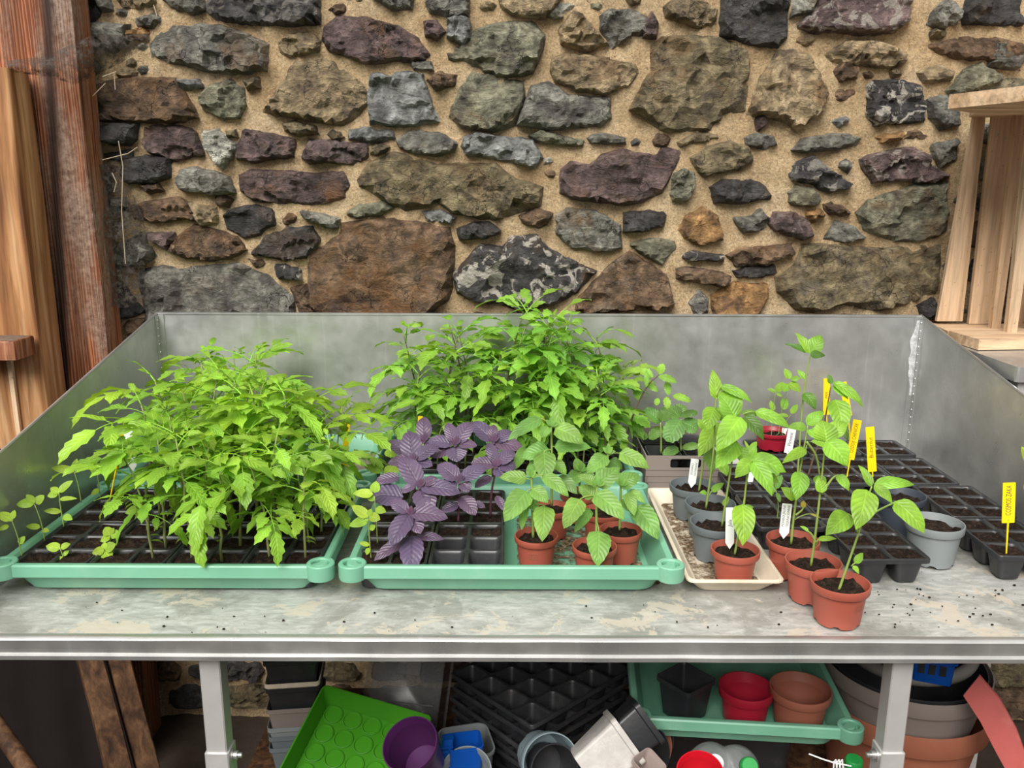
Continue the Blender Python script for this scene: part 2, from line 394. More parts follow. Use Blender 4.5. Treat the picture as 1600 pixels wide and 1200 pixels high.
COL = dict(dk=(.050, .047, .046), gr=(.165, .160, .135), gg=(.185, .180, .125), tn=(.27, .205, .12), br=(.125, .080, .048),
           pu=(.105, .072, .068), ol=(.165, .132, .075), org=(.30, .17, .07), lg=(.33, .32, .27), bl=(.20, .205, .195))
REG = dict(A=(0, 0, 3.2), B=(400, 0, 3.2), C=(800, 0, 3.2), D=(1100, 0, 3.2), E=(100, 300, 3.2), F=(500, 300, 3.2), G=(900, 300, 3.2), H=(1200, 300, 4.0))
STONES = """
A dk 0 0 355,-40 470,-40 490,60 445,100 365,105 355,60
A gr 0 0 465,-20 530,-10 545,40 500,55
A tn 0 0 560,-30 760,-30 770,20 660,35 600,20
A gr 0 0 790,-20 1000,-30 1015,40 960,60 850,30
A dk 25 0 1030,-60 1590,-60 1590,110 1440,120 1200,110 1070,85 1025,50
A gr 0 0 390,130 500,115 640,120 620,200 560,250 420,230 380,180
A org 0 1 620,145 700,140 735,160 700,190 630,180
A gr 0 0 660,90 760,70 800,90 750,125 680,130
A gr 0 .6 770,180 850,130 1000,120 1110,130 1250,180 1330,220 1325,350 1200,360 1030,350 880,310 750,280 740,220
A tn 0 0 1390,210 1440,170 1540,160 1590,200 1580,250 1450,280 1400,250
A bl 0 0 880,395 1000,395 1000,430 920,440 890,420
A br 0 .8 430,430 600,390 860,390 900,440 940,520 970,580 830,610 640,600 440,600 410,520
A gg 0 .3 990,480 1040,430 1140,400 1200,440 1220,520 1190,580 1110,590 1010,540
A ol 0 0 1210,400 1280,385 1290,430 1230,440
A dk 0 0 460,640 560,620 680,620 670,690 640,720 560,720 480,690
A pu 0 .5 720,640 780,620 940,650 965,670 1000,770 860,795 740,760 710,710
A lg 20 0 1010,660 1080,650 1170,720 1150,790 1100,840 1060,800 1020,740
A ol 0 0 1120,655 1170,650 1175,680 1130,685
A pu 0 .3 1180,740 1220,650 1330,670 1460,700 1460,780 1360,790 1260,805 1180,790
A ol 0 0 1410,620 1470,610 1570,640 1580,665 1480,670 1420,645
A dk 0 0 490,770 640,750 650,790 560,800
A dk 0 0 620,800 720,780 840,790 840,880 760,910 640,915 600,860
A gr 0 .3 890,860 960,840 1060,860 1130,890 1160,960 1080,975 910,950 885,910
A br 0 0 690,925 780,920 800,950 740,965
A br 0 .3 1070,990 1110,980 1150,1000 1130,1030 1080,1020
A br 0 .3 640,1030 760,1010 880,990 930,1020 985,1110 920,1090 780,1105 660,1090
A tn 0 0 930,1010 1070,1040 1080,1110 1000,1130 960,1060
A dk 0 .5 1110,1080 1160,1050 1270,1030 1350,1050 1380,1110 1290,1170 1210,1185 1130,1140
A gr 0 0 490,1000 620,990 640,1040 560,1080 500,1060
B pu 0 .7 340,130 400,80 540,85 700,130 800,190 860,270 830,300 680,300 640,310 540,310 480,290 360,240 330,190
B pu 0 1 -90,880 -30,855 170,860 280,875 430,860 460,920 440,980 330,1010 240,1015 100,1015 -10,1000 -80,950
B tn 0 .4 20,555 70,500 190,305 260,290 380,310 500,390 545,440 540,520 470,600 430,620 300,600 180,580
B bl 0 0 575,370 700,350 830,370 850,450 905,600 800,625 690,625 570,615 560,480
B br 0 0 855,400 920,360 1005,375 990,420 900,445
B gr 0 0 770,310 870,310 880,345 790,345
B gg 0 .2 950,270 1040,220 1100,150 1210,110 1380,105 1440,170 1430,240 1380,360 1240,380 1130,345 1060,310 960,300
B bl 0 0 960,90 1060,75 1070,180 1030,220 960,180
B pu 0 0 840,110 900,100 940,150 900,190 850,170
B gg 0 .7 1020,440 1080,360 1150,370 1330,410 1340,480 1290,620 1180,650 1030,630 970,580
B gr 0 0 560,-30 780,-30 770,30 680,35
B gr 0 0 830,-30 1060,-30 1060,70 960,75 870,50
B tn 0 0 1210,-30 1400,-30 1540,-30 1500,40 1440,80 1300,70 1240,40
B bl 0 0 460,650 540,640 680,660 690,690 560,705 460,690
B ol 0 0 560,730 620,720 660,735 640,760 570,770
B gr 0 0 700,700 760,660 820,650 940,680 1000,720 980,750 900,770 780,760 720,730
B bl 0 0 1040,690 1100,670 1240,690 1380,700 1430,790 1390,835 1250,800 1050,765 1030,730
B pu 20 0 230,790 260,700 380,710 560,720 550,780 480,820 340,800 260,810
B ol 0 .4 500,900 560,820 680,765 780,790 900,830 1080,820 1200,820 1300,900 1430,940 1420,1020 1320,1060 1200,1095 1070,1080 980,1060 900,1000 860,1030 740,1050 660,1010 580,960 510,930
B gg 0 0 440,1070 500,1030 640,1015 680,1040 620,1070 500,1085
B bl 0 0 830,1060 920,1060 990,1090 970,1115 860,1100
B br 0 0 1320,1080 1400,1050 1480,1070 1450,1120 1410,1140 1340,1110
B gr 0 0 215,1050 300,1075 410,1100 400,1140 340,1130 240,1090
C gr 0 0 60,540 100,430 180,410 290,480 490,490 495,580 450,620 320,630 200,640 30,620
C tn 0 .2 240,150 310,55 350,70 480,220 370,250 250,210
C gr 0 .2 445,80 490,50 620,55 680,90 670,160 580,180 500,235 450,150
C pu 0 0 665,180 680,100 705,60 730,110 720,180
C tn 0 .2 770,30 840,-20 930,-10 1030,40 1020,110 960,130 860,100 780,70
C dk 4 0 1060,-60 1385,-60 1380,180 1340,225 1200,215 1050,165
C lg 0 0 170,80 230,0 310,20 250,80
C tn 0 .4 210,290 260,270 420,280 620,320 640,360 580,420 480,460 330,450 220,400 200,350
C ol 0 .7 710,230 760,185 900,180 1060,190 1180,250 1190,330 1170,540 1060,570 1010,640 880,655 780,650 740,640 660,570 600,540 640,470 690,360
C tn 0 .9 1220,500 1260,380 1340,260 1420,235 1500,280 1590,460 1560,540 1440,650 1380,600 1260,570 1190,560
C gr 0 0 1180,690 1230,670 1320,690 1330,720 1260,745 1190,720
C pu 0 0 1225,590 1270,570 1280,610 1240,660
C gg 0 0 90,680 140,655 240,680 360,700 350,725 240,715 120,700
C gr 0 0 380,690 440,670 570,690 570,715 460,710 390,710
C tn 0 0 840,710 930,660 1040,670 1040,690 920,705 850,725
C ol 0 .2 905,790 990,735 1100,710 1180,740 1220,790 1150,840 1040,860 960,880 920,830
C pu 0 .5 245,850 290,810 390,830 450,780 560,750 720,780 760,740 850,760 820,820 790,890 750,960 660,1000 560,1020 440,1005 300,990 250,960
C gg 10 0 820,870 870,850 915,870 910,940 880,1000 820,1010 805,970
C dk 0 .4 1000,940 1060,905 1200,900 1260,930 1310,990 1160,1010 1020,1010
D gr 0 0 450,745 500,700 580,685 720,670 790,690 770,720 650,740 500,755
D lg 0 .3 440,80 460,-20 580,-20 530,60
D pu 60 .2 460,130 540,70 610,-30 1050,-30 1040,90 960,150 860,160 700,150 560,155
D gr 0 0 1140,110 1170,50 1240,-20 1290,60 1280,110 1200,130
D dk 0 0 1300,60 1350,-30 1600,-30 1600,120 1450,110 1320,110
D tn 0 .3 620,270 720,210 860,205 1030,270 1000,320 880,330 740,320 650,300
D br 0 .4 650,370 700,310 780,340 760,390 680,405
D dk 100 0 830,430 870,400 1000,400 1080,430 1110,480 1110,600 1000,610 850,625 825,560 840,500
D br 0 .4 1150,220 1300,190 1480,190 1600,220 1600,340 1520,310 1400,290 1280,280 1200,260
D gg 0 .2 1230,450 1320,350 1400,310 1500,390 1480,410 1250,480
D tn 0 .3 1090,360 1180,330 1260,350 1240,400 1120,400
D gr 0 0 1140,500 1200,480 1280,490 1290,620 1200,640 1150,580
D pu 50 .3 840,780 940,760 1060,740 1130,780 1150,830 1250,880 1150,910 1000,900 920,900 850,910 820,850 800,800
D gr 0 0 1150,720 1280,700 1270,800 1200,830 1160,770
D dk 50 0 430,870 460,810 560,785 620,840 740,920 720,940 640,960 540,910 440,900
D gg 0 .2 430,960 470,930 550,940 600,1000 560,1025 430,1020
D gr 0 0 680,820 720,800 745,830 730,860
D bl 0 0 640,600 720,585 740,610 690,630
D org 0 .6 850,680 1000,660 1010,690 900,710
D br 0 .3 600,1020 640,1015 740,1070 700,1075 620,1050
H gg 0 .6 570,130 640,60 740,20 900,-30 1140,-60 1130,240 1060,280 900,310 760,290 640,250 600,190
E pu 0 0 400,210 540,205 550,240 520,290 440,250
E br 0 .6 560,230 640,165 740,190 850,230 900,290 820,330 700,340 580,320 530,290
E gr 0 0 210,310 260,280 370,210 440,320 380,360 250,380 190,370
E dk 15 .3 925,310 1000,230 1110,185 1230,180 1270,240 1200,330 1100,340 1000,320
E gr 0 .3 350,400 480,380 550,390 860,365 1000,420 1130,520 1150,640 560,660 400,660 375,500
E dk 90 0 1040,370 1100,365 1170,400 1175,440 1070,430
E br 0 0 915,340 980,345 1010,370 960,375
E br 0 0 1130,490 1200,470 1230,540 1250,620 1180,620
E dk 0 0 205,480 280,470 340,560 400,600 290,640 220,560
E br 0 0 290,650 400,640 400,700 310,720
F br 0 .9 -60,330 30,250 100,200 100,160 330,135 520,165 640,185 665,270 660,400 655,480 640,540 560,600 540,650 0,650 -60,560
F dk 0 .2 690,190 760,160 840,155 910,200 830,225 700,235
F dk 100 .5 660,410 720,360 800,270 920,280 960,230 1080,220 1140,290 1270,350 1380,400 1290,500 1170,560 1040,590 860,560 760,540 690,510
F gr 0 .9 1185,120 1240,85 1380,100 1500,170 1510,280 1400,295 1260,270 1190,210
G dk 4 0 245,110 350,100 455,105 440,165 330,195 245,195
G org 0 .9 530,190 560,130 640,80 710,120 740,240 620,265 545,230
G gr 0 0 790,130 890,130 930,90 970,130 940,190 850,200
G pu 25 .3 975,160 1000,110 1100,105 1160,140 1190,220 1140,235 1000,190
G org 0 .8 1150,110 1230,90 1245,120 1190,150
G br 0 .2 1240,55 1330,70 1390,110 1280,105
G gr 45 0 1250,240 1310,150 1400,180 1460,230 1350,250
G gg 0 .2 270,260 370,240 500,250 500,280 430,360 340,310
G dk 80 0 530,320 580,300 740,320 740,345 560,340
G br 0 .5 765,320 820,295 910,280 1090,270 1090,310 1000,340 900,365 800,370
G dk 0 0 790,395 850,380 1000,365 1010,400 940,425 820,425
G br 10 .4 500,390 560,380 740,410 780,430 740,470 620,450 510,430
G br 12 1 130,420 210,350 270,305 310,330 450,420 490,560 400,590 300,560 290,590 60,610 0,590 20,530
G org 0 .7 690,520 800,460 960,470 965,520 900,620 700,630
G lg 0 0 580,560 620,500 660,540 660,600 600,610
H ol 12 .3 60,540 180,470 240,340 440,330 560,350 720,365 900,345 1095,345 1090,480 1060,640 960,670 720,740 480,700 300,750 180,730 80,620
H dk 0 0 960,720 1050,660 1080,800 980,800
"""
def stone_mesh(poly, h, seed):
    """poly: (x,z) outline in the wall plane; returns mesh around its centre, rising towards -Y"""
    rnd = random.Random(seed); n = len(poly)
    cx = sum(p[0] for p in poly) / n; cz = sum(p[1] for p in poly) / n
    P = [Vector((p[0] - cx, p[1] - cz)) for p in poly]
    area = sum(P[i].x * P[(i + 1) % n].y - P[(i + 1) % n].x * P[i].y for i in range(n)) / 2
    if area < 0: P.reverse()
    Q = []
    for i in range(n):                       # grow the outline a little: its edge is bedded in the mortar
        a, b, c = P[i - 1], P[i], P[(i + 1) % n]
        n1 = Vector(((b - a).y, -(b - a).x)); n2 = Vector(((c - b).y, -(c - b).x))
        nn = (n1 / max(n1.length, 1e-6) + n2 / max(n2.length, 1e-6)); Q.append(b + nn / max(nn.length, .6) * .0065)
    P = Q
    step = max(.009, math.sqrt(abs(area)) / 13)
    out = []
    for i in range(n):
        a, b = P[i], P[(i + 1) % n]; L = (b - a).length; k = max(1, int(L / step))
        nn = Vector((-(b - a).y, (b - a).x)) / max(L, 1e-6)
        for j in range(k):
            q = a.lerp(b, j / k)
            q = q + nn * (noise.noise(Vector((q.x * 45, q.y * 45, seed))) * .004) * (1 if j else .3)
            out.append(q)
    m = len(out); pts = list(out)
    x0 = min(p.x for p in out); x1 = max(p.x for p in out); z0 = min(p.y for p in out); z1 = max(p.y for p in out)
    def edged(q):
        return min(((q - geometry.intersect_point_line(q, out[i], out[(i + 1) % m])[0].to_2d()).length if 0 < geometry.intersect_point_line(q, out[i], out[(i + 1) % m])[1] < 1 else (q - out[i]).length) for i in range(m))
    z = z0; r = 0
    ins = []
    while z < z1:
        x = x0 + (step * .5 if r % 2 else 0)
        while x < x1:
            q = Vector((x + rnd.uniform(-.3, .3) * step, z + rnd.uniform(-.3, .3) * step))
            c = False; j = m - 1
            for i in range(m):
                if (out[i].y > q.y) != (out[j].y > q.y) and q.x < (out[j].x - out[i].x) * (q.y - out[i].y) / (out[j].y - out[i].y) + out[i].x: c = not c
                j = i
            if c:
                d = edged(q)
                if d > step * .35: ins.append((q, d))
            x += step
        z += step * .87; r += 1
    # near-edge ring just inside the outline keeps the sides steep
    pts = out + [q for q, d in ins]
    ds = [0.0] * m + [d for q, d in ins]
    vv, ee, ff, *_ = geometry.delaunay_2d_cdt(pts, [(i, (i + 1) % m) for i in range(m)], [], 1, 1e-6)
    tx, tz = rnd.uniform(-.12, .12), rnd.uniform(-.22, .10)
    vs = []
    ref = {}
    for i, q in enumerate(pts): ref[(round(q.x, 5), round(q.y, 5))] = ds[i]
    for v in vv:
        d = ref.get((round(v.x, 5), round(v.y, 5)), .01)
        if d == 0: y = .007
        else:
            e = min(1, d / .011) ** .42
            s = Vector((v.x * 11 + seed * 1.7, seed * .37, v.y * 16)); nz = fbm(s, 4)
            fa = noise.voronoi(Vector((v.x * 13 + seed, v.y * 17, seed)))[1][0]; nz = nz + .9 * (noise.noise(fa * 9.1) + (v.x * noise.noise(fa * 3.3) + v.y * noise.noise(fa * 5.7)) * 9)
            cell = noise.cell(Vector((v.x * 14 + seed, v.y * 22 + nz * .8, seed)))
            y = -(h * e + (v.x * tx + v.y * tz) * e + nz * .013 * e + (cell - .5) * .011 * e)
            y = min(y, -.006 * e)
        vs.append((v.x, y, v.y))
    fs = [tuple(reversed(f)) for f in ff]
    me = bpy.data.meshes.new('stone'); me.from_pydata(vs, [], [tuple(f) for f in ff]); me.materials.append(STONE)
    me.update()
    # make the faces look at the room
    if sum(p.normal.y * p.area for p in me.polygons) > 0: me.flip_normals()
    return me, cx, cz
boxes = []
def add_stone(poly, col, lich, rust, h, seed):
    me, cx, cz = stone_mesh(poly, h, seed)
    o = part('stone', me, wall, None, (cx, WY - .004, cz)); 
    j = random.Random(seed).uniform(1.25, 1.65)
    o.color = (col[0] * j, col[1] * j, col[2] * j, 1); o['lichen'] = float(lich); o['rust'] = float(rust)
    boxes.append((min(p[0] for p in poly), max(p[0] for p in poly), min(p[1] for p in poly), max(p[1] for p in poly)))
sd = 1
for ln in STONES.strip().split('\n'):
    q = ln.split(); ox, oy, sc = REG[q[0]]
    poly = []
    for t in q[4:]:
        x, y = t.split(','); w = PY(ox + float(x) / sc, oy + float(y) / sc, WY - .018); poly.append((w.x, w.z))
    add_stone(poly, COL[q[1]], float(q[2]) / 100, float(q[3]), random.Random(sd).uniform(.020, .038), sd); sd += 1
# courses of stone below the bench top and beside the crate
cr0 = random.Random(17)
def courses(x0, x1, z0, z1):
    global sd
    z = z0
    while z < z1:
        hh = cr0.uniform(.06, .115); x = x0 + cr0.uniform(-.05, .05)
        while x < x1:
            ww = cr0.uniform(.09, .25); k = cr0.randint(7, 10); poly = []
            h2 = hh * cr0.uniform(.8, 1.05); zc = z + hh / 2
            for i in range(k):
                a = 2 * PI * (i + cr0.uniform(-.25, .25)) / k; c, s_ = math.cos(a), math.sin(a)
                f = 1 / max(abs(c), abs(s_)) ** .8 * cr0.uniform(.86, 1.0)
                poly.append((x + ww / 2 + c * ww / 2 * f * .97, zc + s_ * h2 / 2 * f * .97))
            add_stone(poly, COL[cr0.choice(['gr', 'br', 'ol', 'pu', 'dk', 'gg', 'br'])], 0, cr0.choice([0, .3, .6]), cr0.uniform(.016, .03), sd); sd += 1
            x += ww + cr0.uniform(.006, .02)
        z += hh + cr0.uniform(.006, .018)
courses(-1.9, 1.85, .02, .86)
courses(1.19, 1.9, .87, 1.9)
courses(-1.9, -1.25, .87, 2.0)
# small pinning stones in the joints
pn_ = random.Random(41)
for _ in range(2500):
    w = pn_.uniform(.022, .07); h = w * pn_.uniform(.35, .7); x = pn_.uniform(-1.2, 1.2); z = pn_.uniform(1.2, 2.02)
    bx = (x - w / 2, x + w / 2, z - h / 2, z + h / 2)
    if any(bx[0] < b[1] + .004 and bx[1] > b[0] - .004 and bx[2] < b[3] + .004 and bx[3] > b[2] - .004 for b in boxes): continue
    k = pn_.randint(5, 7); tl = pn_.uniform(-.4, .4)
    poly = []
    for i in range(k):
        a = 2 * PI * (i + pn_.uniform(-.25, .25)) / k; poly.append((x + math.cos(a) * w / 2, z + math.sin(a) * h / 2 + math.cos(a) * w / 2 * tl * .5))
    add_stone(poly, COL[pn_.choice(['gr', 'tn', 'ol', 'gg', 'br', 'tn', 'lg'])], 0, pn_.choice([0, .3, .6]), pn_.uniform(.008, .016), sd); sd += 1
# the wall goes on beyond what the photograph shows: above, to the sides and below the bench
fr = random.Random(5)
f0, f1 = PY(125, 0, WY), PY(1495, 490, WY)
for _ in range(2600):
    w = fr.uniform(.09, .27); h = w * fr.uniform(.35, .62); x = fr.uniform(-1.95, 1.95); z = fr.uniform(.05, 2.5)
    if z < 2.0: continue
    bx = (x - w / 2, x + w / 2, z - h / 2, z + h / 2)
    if any(bx[0] < b[1] + .012 and bx[1] > b[0] - .012 and bx[2] < b[3] + .012 and bx[3] > b[2] - .012 for b in boxes): continue
    k = fr.randint(6, 9); poly = []
    for i in range(k):
        a = 2 * PI * (i + fr.uniform(-.25, .25)) / k; c, s = math.cos(a), math.sin(a)
        f = 1 / max(abs(c), abs(s)) ** .75 * fr.uniform(.8, 1.0)
        poly.append((x + c * w / 2 * f * .96, z + s * h / 2 * f * .96))
    add_stone(poly, COL[fr.choice(['gr', 'br', 'ol', 'pu', 'tn', 'gg', 'dk'])], 0, fr.choice([0, .3, .6]), fr.uniform(.014, .026), sd); sd += 1

# ---- floor
def floor_mesh():
    n = 60; vs, fs = [], []
    for j in range(n + 1):
        for i in range(n + 1):
            x = -2.6 + 5.4 * i / n; y = -2.2 + 4.7 * j / n
            vs.append((x, y, fbm(Vector((x * 5, y * 5, 1.3))) * .008))
    for j in range(n):
        for i in range(n): a = j * (n + 1) + i; fs.append((a, a + 1, a + n + 2, a + n + 1))
    me = bpy.data.meshes.new('floor'); me.from_pydata(vs, [], fs); return me
EARTH = plain('trodden_earth', (.06, .045, .033), .95, .4, 25, .8, .2, 0, (.05, .035, .025), .6)
fl = part('floor', floor_mesh(), None, EARTH); tag(fl, 'trodden dark earth floor under the bench', kind='structure')

# ---- unseen boarded wall, added behind the viewer to block low sky light
fw = part('added_wall_front', MB().box(-2.3, 2.3, -.89, -.85, 0, 1.48).mesh('added_wall_front', DARKW)); tag(fw, 'unseen dark boarded wall added in front to block low light', kind='structure')
for k in range(7): part('board', MB().box(-2.3, 2.3, -.85, -.835, .01 + k * .2, .195 + k * .2).mesh('board', DARKW), fw)

wl_ = part('added_wall_left', MB().box(-1.80, -1.765, -.85, 2.25, 0, 1.48).mesh('added_wall_left', DARKW)); tag(wl_, 'unseen dark boarded wall added on the left to block side light', kind='structure')  # added out of view so less side light gets under the bench
for k in range(7): part('board', MB().box(-1.765, -1.75, -.85, 2.2, .01 + k * .2, .195 + k * .2).mesh('board', DARKW), wl_)

# ---- left timbers (posts of the lean-to)
def timber(name, x0, x1, y0, y1, z0, z1, m, seed, warp=.006, parent=None):
    n = 26; loops = []
    for i in range(n + 1):
        z = z0 + (z1 - z0) * i / n
        dx = noise.noise(Vector((z * 1.7, seed, 0))) * warp; dy = noise.noise(Vector((z * 1.9, seed, 5))) * warp
        L = rr(x1 - x0, y1 - y0, .008, z, 2, (x0 + x1) / 2 + dx, (y0 + y1) / 2 + dy)
        L = [p + Vector((noise.noise(Vector((p.x * 60, p.y * 60, z * 3 + seed))) * .0025, noise.noise(Vector((p.x * 60, p.y * 60, z * 3 + seed + 9))) * .0025, 0)) for p in L]
        loops.append(L)
    mb = MB(); mb.loft(loops, True, True)
    return part(name, mb.mesh(name, m, 40), parent)
# old post against the wall: two weathered halves with a dark shake between, then the lighter stud in front
post = tag(timber('timber_post', -1.270, -1.028, 2.12, 2.215, 0.0, 2.55, POSTM, 3), 'wide red-brown weathered timber post against the stone wall', 'post')
st = thing('timber_stud', 'lighter orange-brown timber stud at the left edge', 'post', (-1.265, 2.05, 0))
timber('stud_upper', -.135, .133, -.05, .05, 0.0, 1.81, PLANKW, 8, .004, st)
part('edge_batten', MB().box(.055, .066, -.062, -.052, 0, 1.155).mesh('edge_batten', CRATEW), st)
rail = thing('timber_rail', 'short dusty red-brown ledge board fixed across the stud', 'rail', (-1.285, 1.945, 1.183))
part('board', MB().loft([rr(.30, .085, .004, -.022, 2), rr(.30, .085, .006, -.018, 2), rr(.302, .086, .006, .018, 2), rr(.298, .08, .004, .022, 2)], True, True).mesh('board', POSTW, 40), rail)
part('dust_layer', MB().loft([rr(.288, .07, .004, .0222, 2), rr(.275, .055, .004, .0245, 2)], False, True).mesh('dust_layer', plain('dust', (.17, .12, .09), .95, .4, 60, .6, .1), 40), rail)

# ---- right side boarding beyond the bench
sb = thing('side_boarding', 'dark reddish-brown timber boarding right of the bench', 'boarding', (1.62, 1.55, 0))
for i in range(7):
    timber('board', -.012, .012, -.62 + i * .18, -.62 + i * .18 + .174, 0, 1.1, DARKW, 20 + i, .003, sb)
pr = tag(timber('timber_post', 1.245, 1.31, 1.64, 1.72, 0, 1.16, DARKW, 31, .004), 'square brown timber post under the bench at the right edge', 'post')

# ============================================================ BENCH
bench = thing('potting_bench', 'galvanised metal potting bench with raised back and side panels', 'bench', (0, 0, 0))
# top: gently uneven sheet with a rolled front
def bench_top():
    nx, ny = 80, 44; vs, fs = [], []
    for j in range(ny + 1):
        for i in range(nx + 1):
            x = XL - .001 + (XR - XL + .002) * i / nx; y = YF + (YB - YF) * j / ny
            vs.append((x, y, TZ - .0012 + fbm(Vector((x * 3, y * 3, 9))) * .0010))
    for j in range(ny):
        for i in range(nx): a = j * (nx + 1) + i; fs.append((a, a + 1, a + nx + 2, a + nx + 1))
    me = bpy.data.meshes.new('bench_top'); me.from_pydata(vs, [], fs); me.materials.append(TOP)
    for p in me.polygons: p.use_smooth = True
    return me
part('bench_top', bench_top(), bench)
mb = MB(); mb.box(XL, XR, YF + .004, YB, TZ - .012, TZ - .004); part('bench_top_underside', mb.mesh('bench_top_underside', METAL), bench)
# front apron: rounded nose, upright face, turned lip
prof = [(YF + .012, TZ - .0005), (YF + .004, TZ), (YF - .0005, TZ - .001), (YF - .0035, TZ - .004), (YF - .0035, TZ - .026), (YF - .009, TZ - .029), (YF - .0095, TZ - .0355), (YF - .006, TZ - .038), (YF + .02, TZ - .038)]
mb = MB(); mb.loft([[Vector((XL + (XR - XL) * i / 30, y, z + noise.noise(Vector((i * .7, z * 30, 1))) * .0007)) for y, z in prof] for i in range(31)], closed=False)
part('front_apron', mb.mesh('front_apron', EDGE, 40), bench)
ZB, ZS = 1.232, 0.205
def side_top(y): return ZB - (YB - y) * ZS
mb = MB(); mb.box(XL, XR, YB, YB + .004, TZ - .01, ZB); mb.box(XL, XR, YB - .002, YB + .012, ZB - .003, ZB + .001)
part('back_panel', mb.mesh('back_panel', METAL), bench)
for nm, x, s in (('side_panel', XL, -1), ('side_panel', XR, 1)):
    mb = MB(); t = .004 * s
    o = [(YF, TZ - .01), (YB, TZ - .01), (YB, ZB), (YF, side_top(YF))]
    vs = [(x, y, z) for y, z in o] + [(x + t, y, z) for y, z in o]
    mb.add(vs, [(0, 1, 2, 3), (7, 6, 5, 4), (0, 4, 5, 1), (1, 5, 6, 2), (2, 6, 7, 3), (3, 7, 4, 0)])
    a, b = Vector((x + t * .5, YF, side_top(YF))), Vector((x + t * .5, YB + .004, ZB))
    pn = part(nm, mb.mesh(nm, METAL), bench)
    part('edge_trim', MB().tube([a, b], .0032, 6).mesh('edge_trim', EDGE), pn)
# corner angles with rivets; smeared sealant in the right corner
for x, s in ((XL, 1), (XR, -1)):
    mb = MB(); mb.box(min(x, x + .016 * s), max(x, x + .016 * s), YB - .0035, YB, TZ, ZB - .004); mb.box(min(x, x + .003 * s), max(x, x + .003 * s), YB - .02, YB, TZ, ZB - .006)
    ca = part('corner_angle', mb.mesh('corner_angle', EDGE if s > 0 else METAL), bench)
    for k in range(16):
        z = TZ + .05 + k * .021
        part('rivet', MB().lathe([(.0022, 0), (.0018, .0012), (.0006, .0016)], 8, False, True, Matrix.Translation((x + .003 * s, YB - .012, z)) @ Matrix.Rotation(PI / 2 * s, 4, 'Y')).mesh('rivet', EDGE), ca)
nz = 26; L = []
for i in range(nz + 1):
    t = i / nz; z = ZB - .012 - t * .20; w = .002 + .02 * math.sin(PI * min(1, t * 1.15)) ** 1.0 * (.6 + .5 * noise.noise(Vector((t * 6, 2, 0)))) + .004
    L.append([Vector((XR - .004 - max(w, .004), YB - .0038, z)), Vector((XR - .004 - max(w, .004) * .5, YB - .0062, z)), Vector((XR - .0035, YB - .0042, z))])
part('sealant_smear', MB().loft(L, closed=False).mesh('sealant_smear', SEALANT, 180), bench)
# legs: square tube in a wider socket with a bolt
for lx, sgn in ((PZ(318, 1033, .81).x, 1), (PZ(1420, 1033, .81).x, -1)):
    lw = .0345
    ly = YF + .018
    lg = part('leg', MB().loft([rr(lw, lw, .002, .55, 1), rr(lw, lw, .002, TZ - .012, 1)], True, True).mesh('leg', LEGM, 30), bench, None, (lx, ly + lw / 2, 0))
    zj = PY(1427 if sgn < 0 else 320, 1177, ly).z
    part('leg_socket', MB().loft([rr(.040, .040, .002, 0, 1), rr(.040, .040, .002, zj, 1), rr(.036, .036, .002, zj + .0015, 1)], True, True).mesh('leg_socket', LEGM, 30), lg)
    bm_ = Matrix.Translation((.02 * sgn, 0, zj - .016)) @ Matrix.Rotation(PI / 2 * sgn, 4, 'Y')
    part('bolt', MB().lathe([(.011, 0), (.011, .002), (.0075, .0022), (.0075, .009), (.0045, .0092), (.0045, .016), (.002, .017)], 12, True, True, bm_).mesh('bolt', EDGE, 40), lg)
    part('side_rail', MB().box(lx - .015, lx + .015, ly + lw, 2.02, .20, .232).mesh('side_rail', LEGM), bench)
LOWZ = .25
for i in range(6):
    part('lower_shelf_board', MB().loft([rr(1.66, .105, .003, LOWZ - .018, 1), rr(1.66, .105, .003, LOWZ, 1)], True, True).mesh('lower_shelf_board', DARKW), bench, None, (.23, 1.40 + i * .112, 0))

# ============================================================ CRATE on a grey metal shelf
shelf = thing('side_shelf', 'grey metal shelf outside the right bench panel under the crate', 'shelf', (1.33, 1.97, 0))
part('shelf_top', MB().loft([rr(.50, .42, .006, 1.150, 2), rr(.50, .42, .006, 1.183, 2)], True, True).mesh('shelf_top', METAL), shelf)
part('shelf_lip', MB().box(-.15, .25, -.216, -.208, 1.14, 1.165).mesh('shelf_lip', LEGM), shelf)
for x in (-.22, .22):
    for y in (-.18, .18): part('leg', MB().box(x - .015, x + .015, y - .015, y + .015, 0, 1.15).mesh('leg', LEGM), shelf)
crate = thing('wooden_crate', 'pale slatted wooden crate standing on its end by the stone wall', 'crate', (1.2, 2.0, 1.186))
CZ = 1.186
def plank(name, corners, thick, m, parent, seed=0, bend=0):
    """corners: 4 world points of the front face (bl, br, tr, tl); thickness along the face normal"""
    a, b, c, d = [Vector(p) for p in corners]; nn = (b - a).cross(d - a).normalized(); loops = []
    n = 10
    for i in range(n + 1):
        t = i / n; p, q = a.lerp(d, t), b.lerp(c, t); wob = nn * (bend * math.sin(PI * t))
        jx = (q - p).normalized() * noise.noise(Vector((t * 5, seed, 2))) * .0016
        loops.append([p + wob + jx, q + wob + jx, q - nn * thick + wob + jx, p - nn * thick + wob + jx])
    mb = MB(); mb.loft(loops, True, True)
    o = part(name, mb.mesh(name, m), parent); o.matrix_parent_inverse = Matrix.Translation(parent.location).inverted(); return o
yb = 2.185
def S4(px):  # four photo points on the slat plane
    return [PY(x, y, yb) for x, y in px]
plank('slat', S4([(1464, 502), (1504, 502), (1541, 172), (1524, 172)]), .012, CRATEW, crate, 1)
plank('slat', S4([(1464, 502), (1503, 502), (1544, 172), (1523, 172)]), .010, CRATEW, crate, 1) if False else None
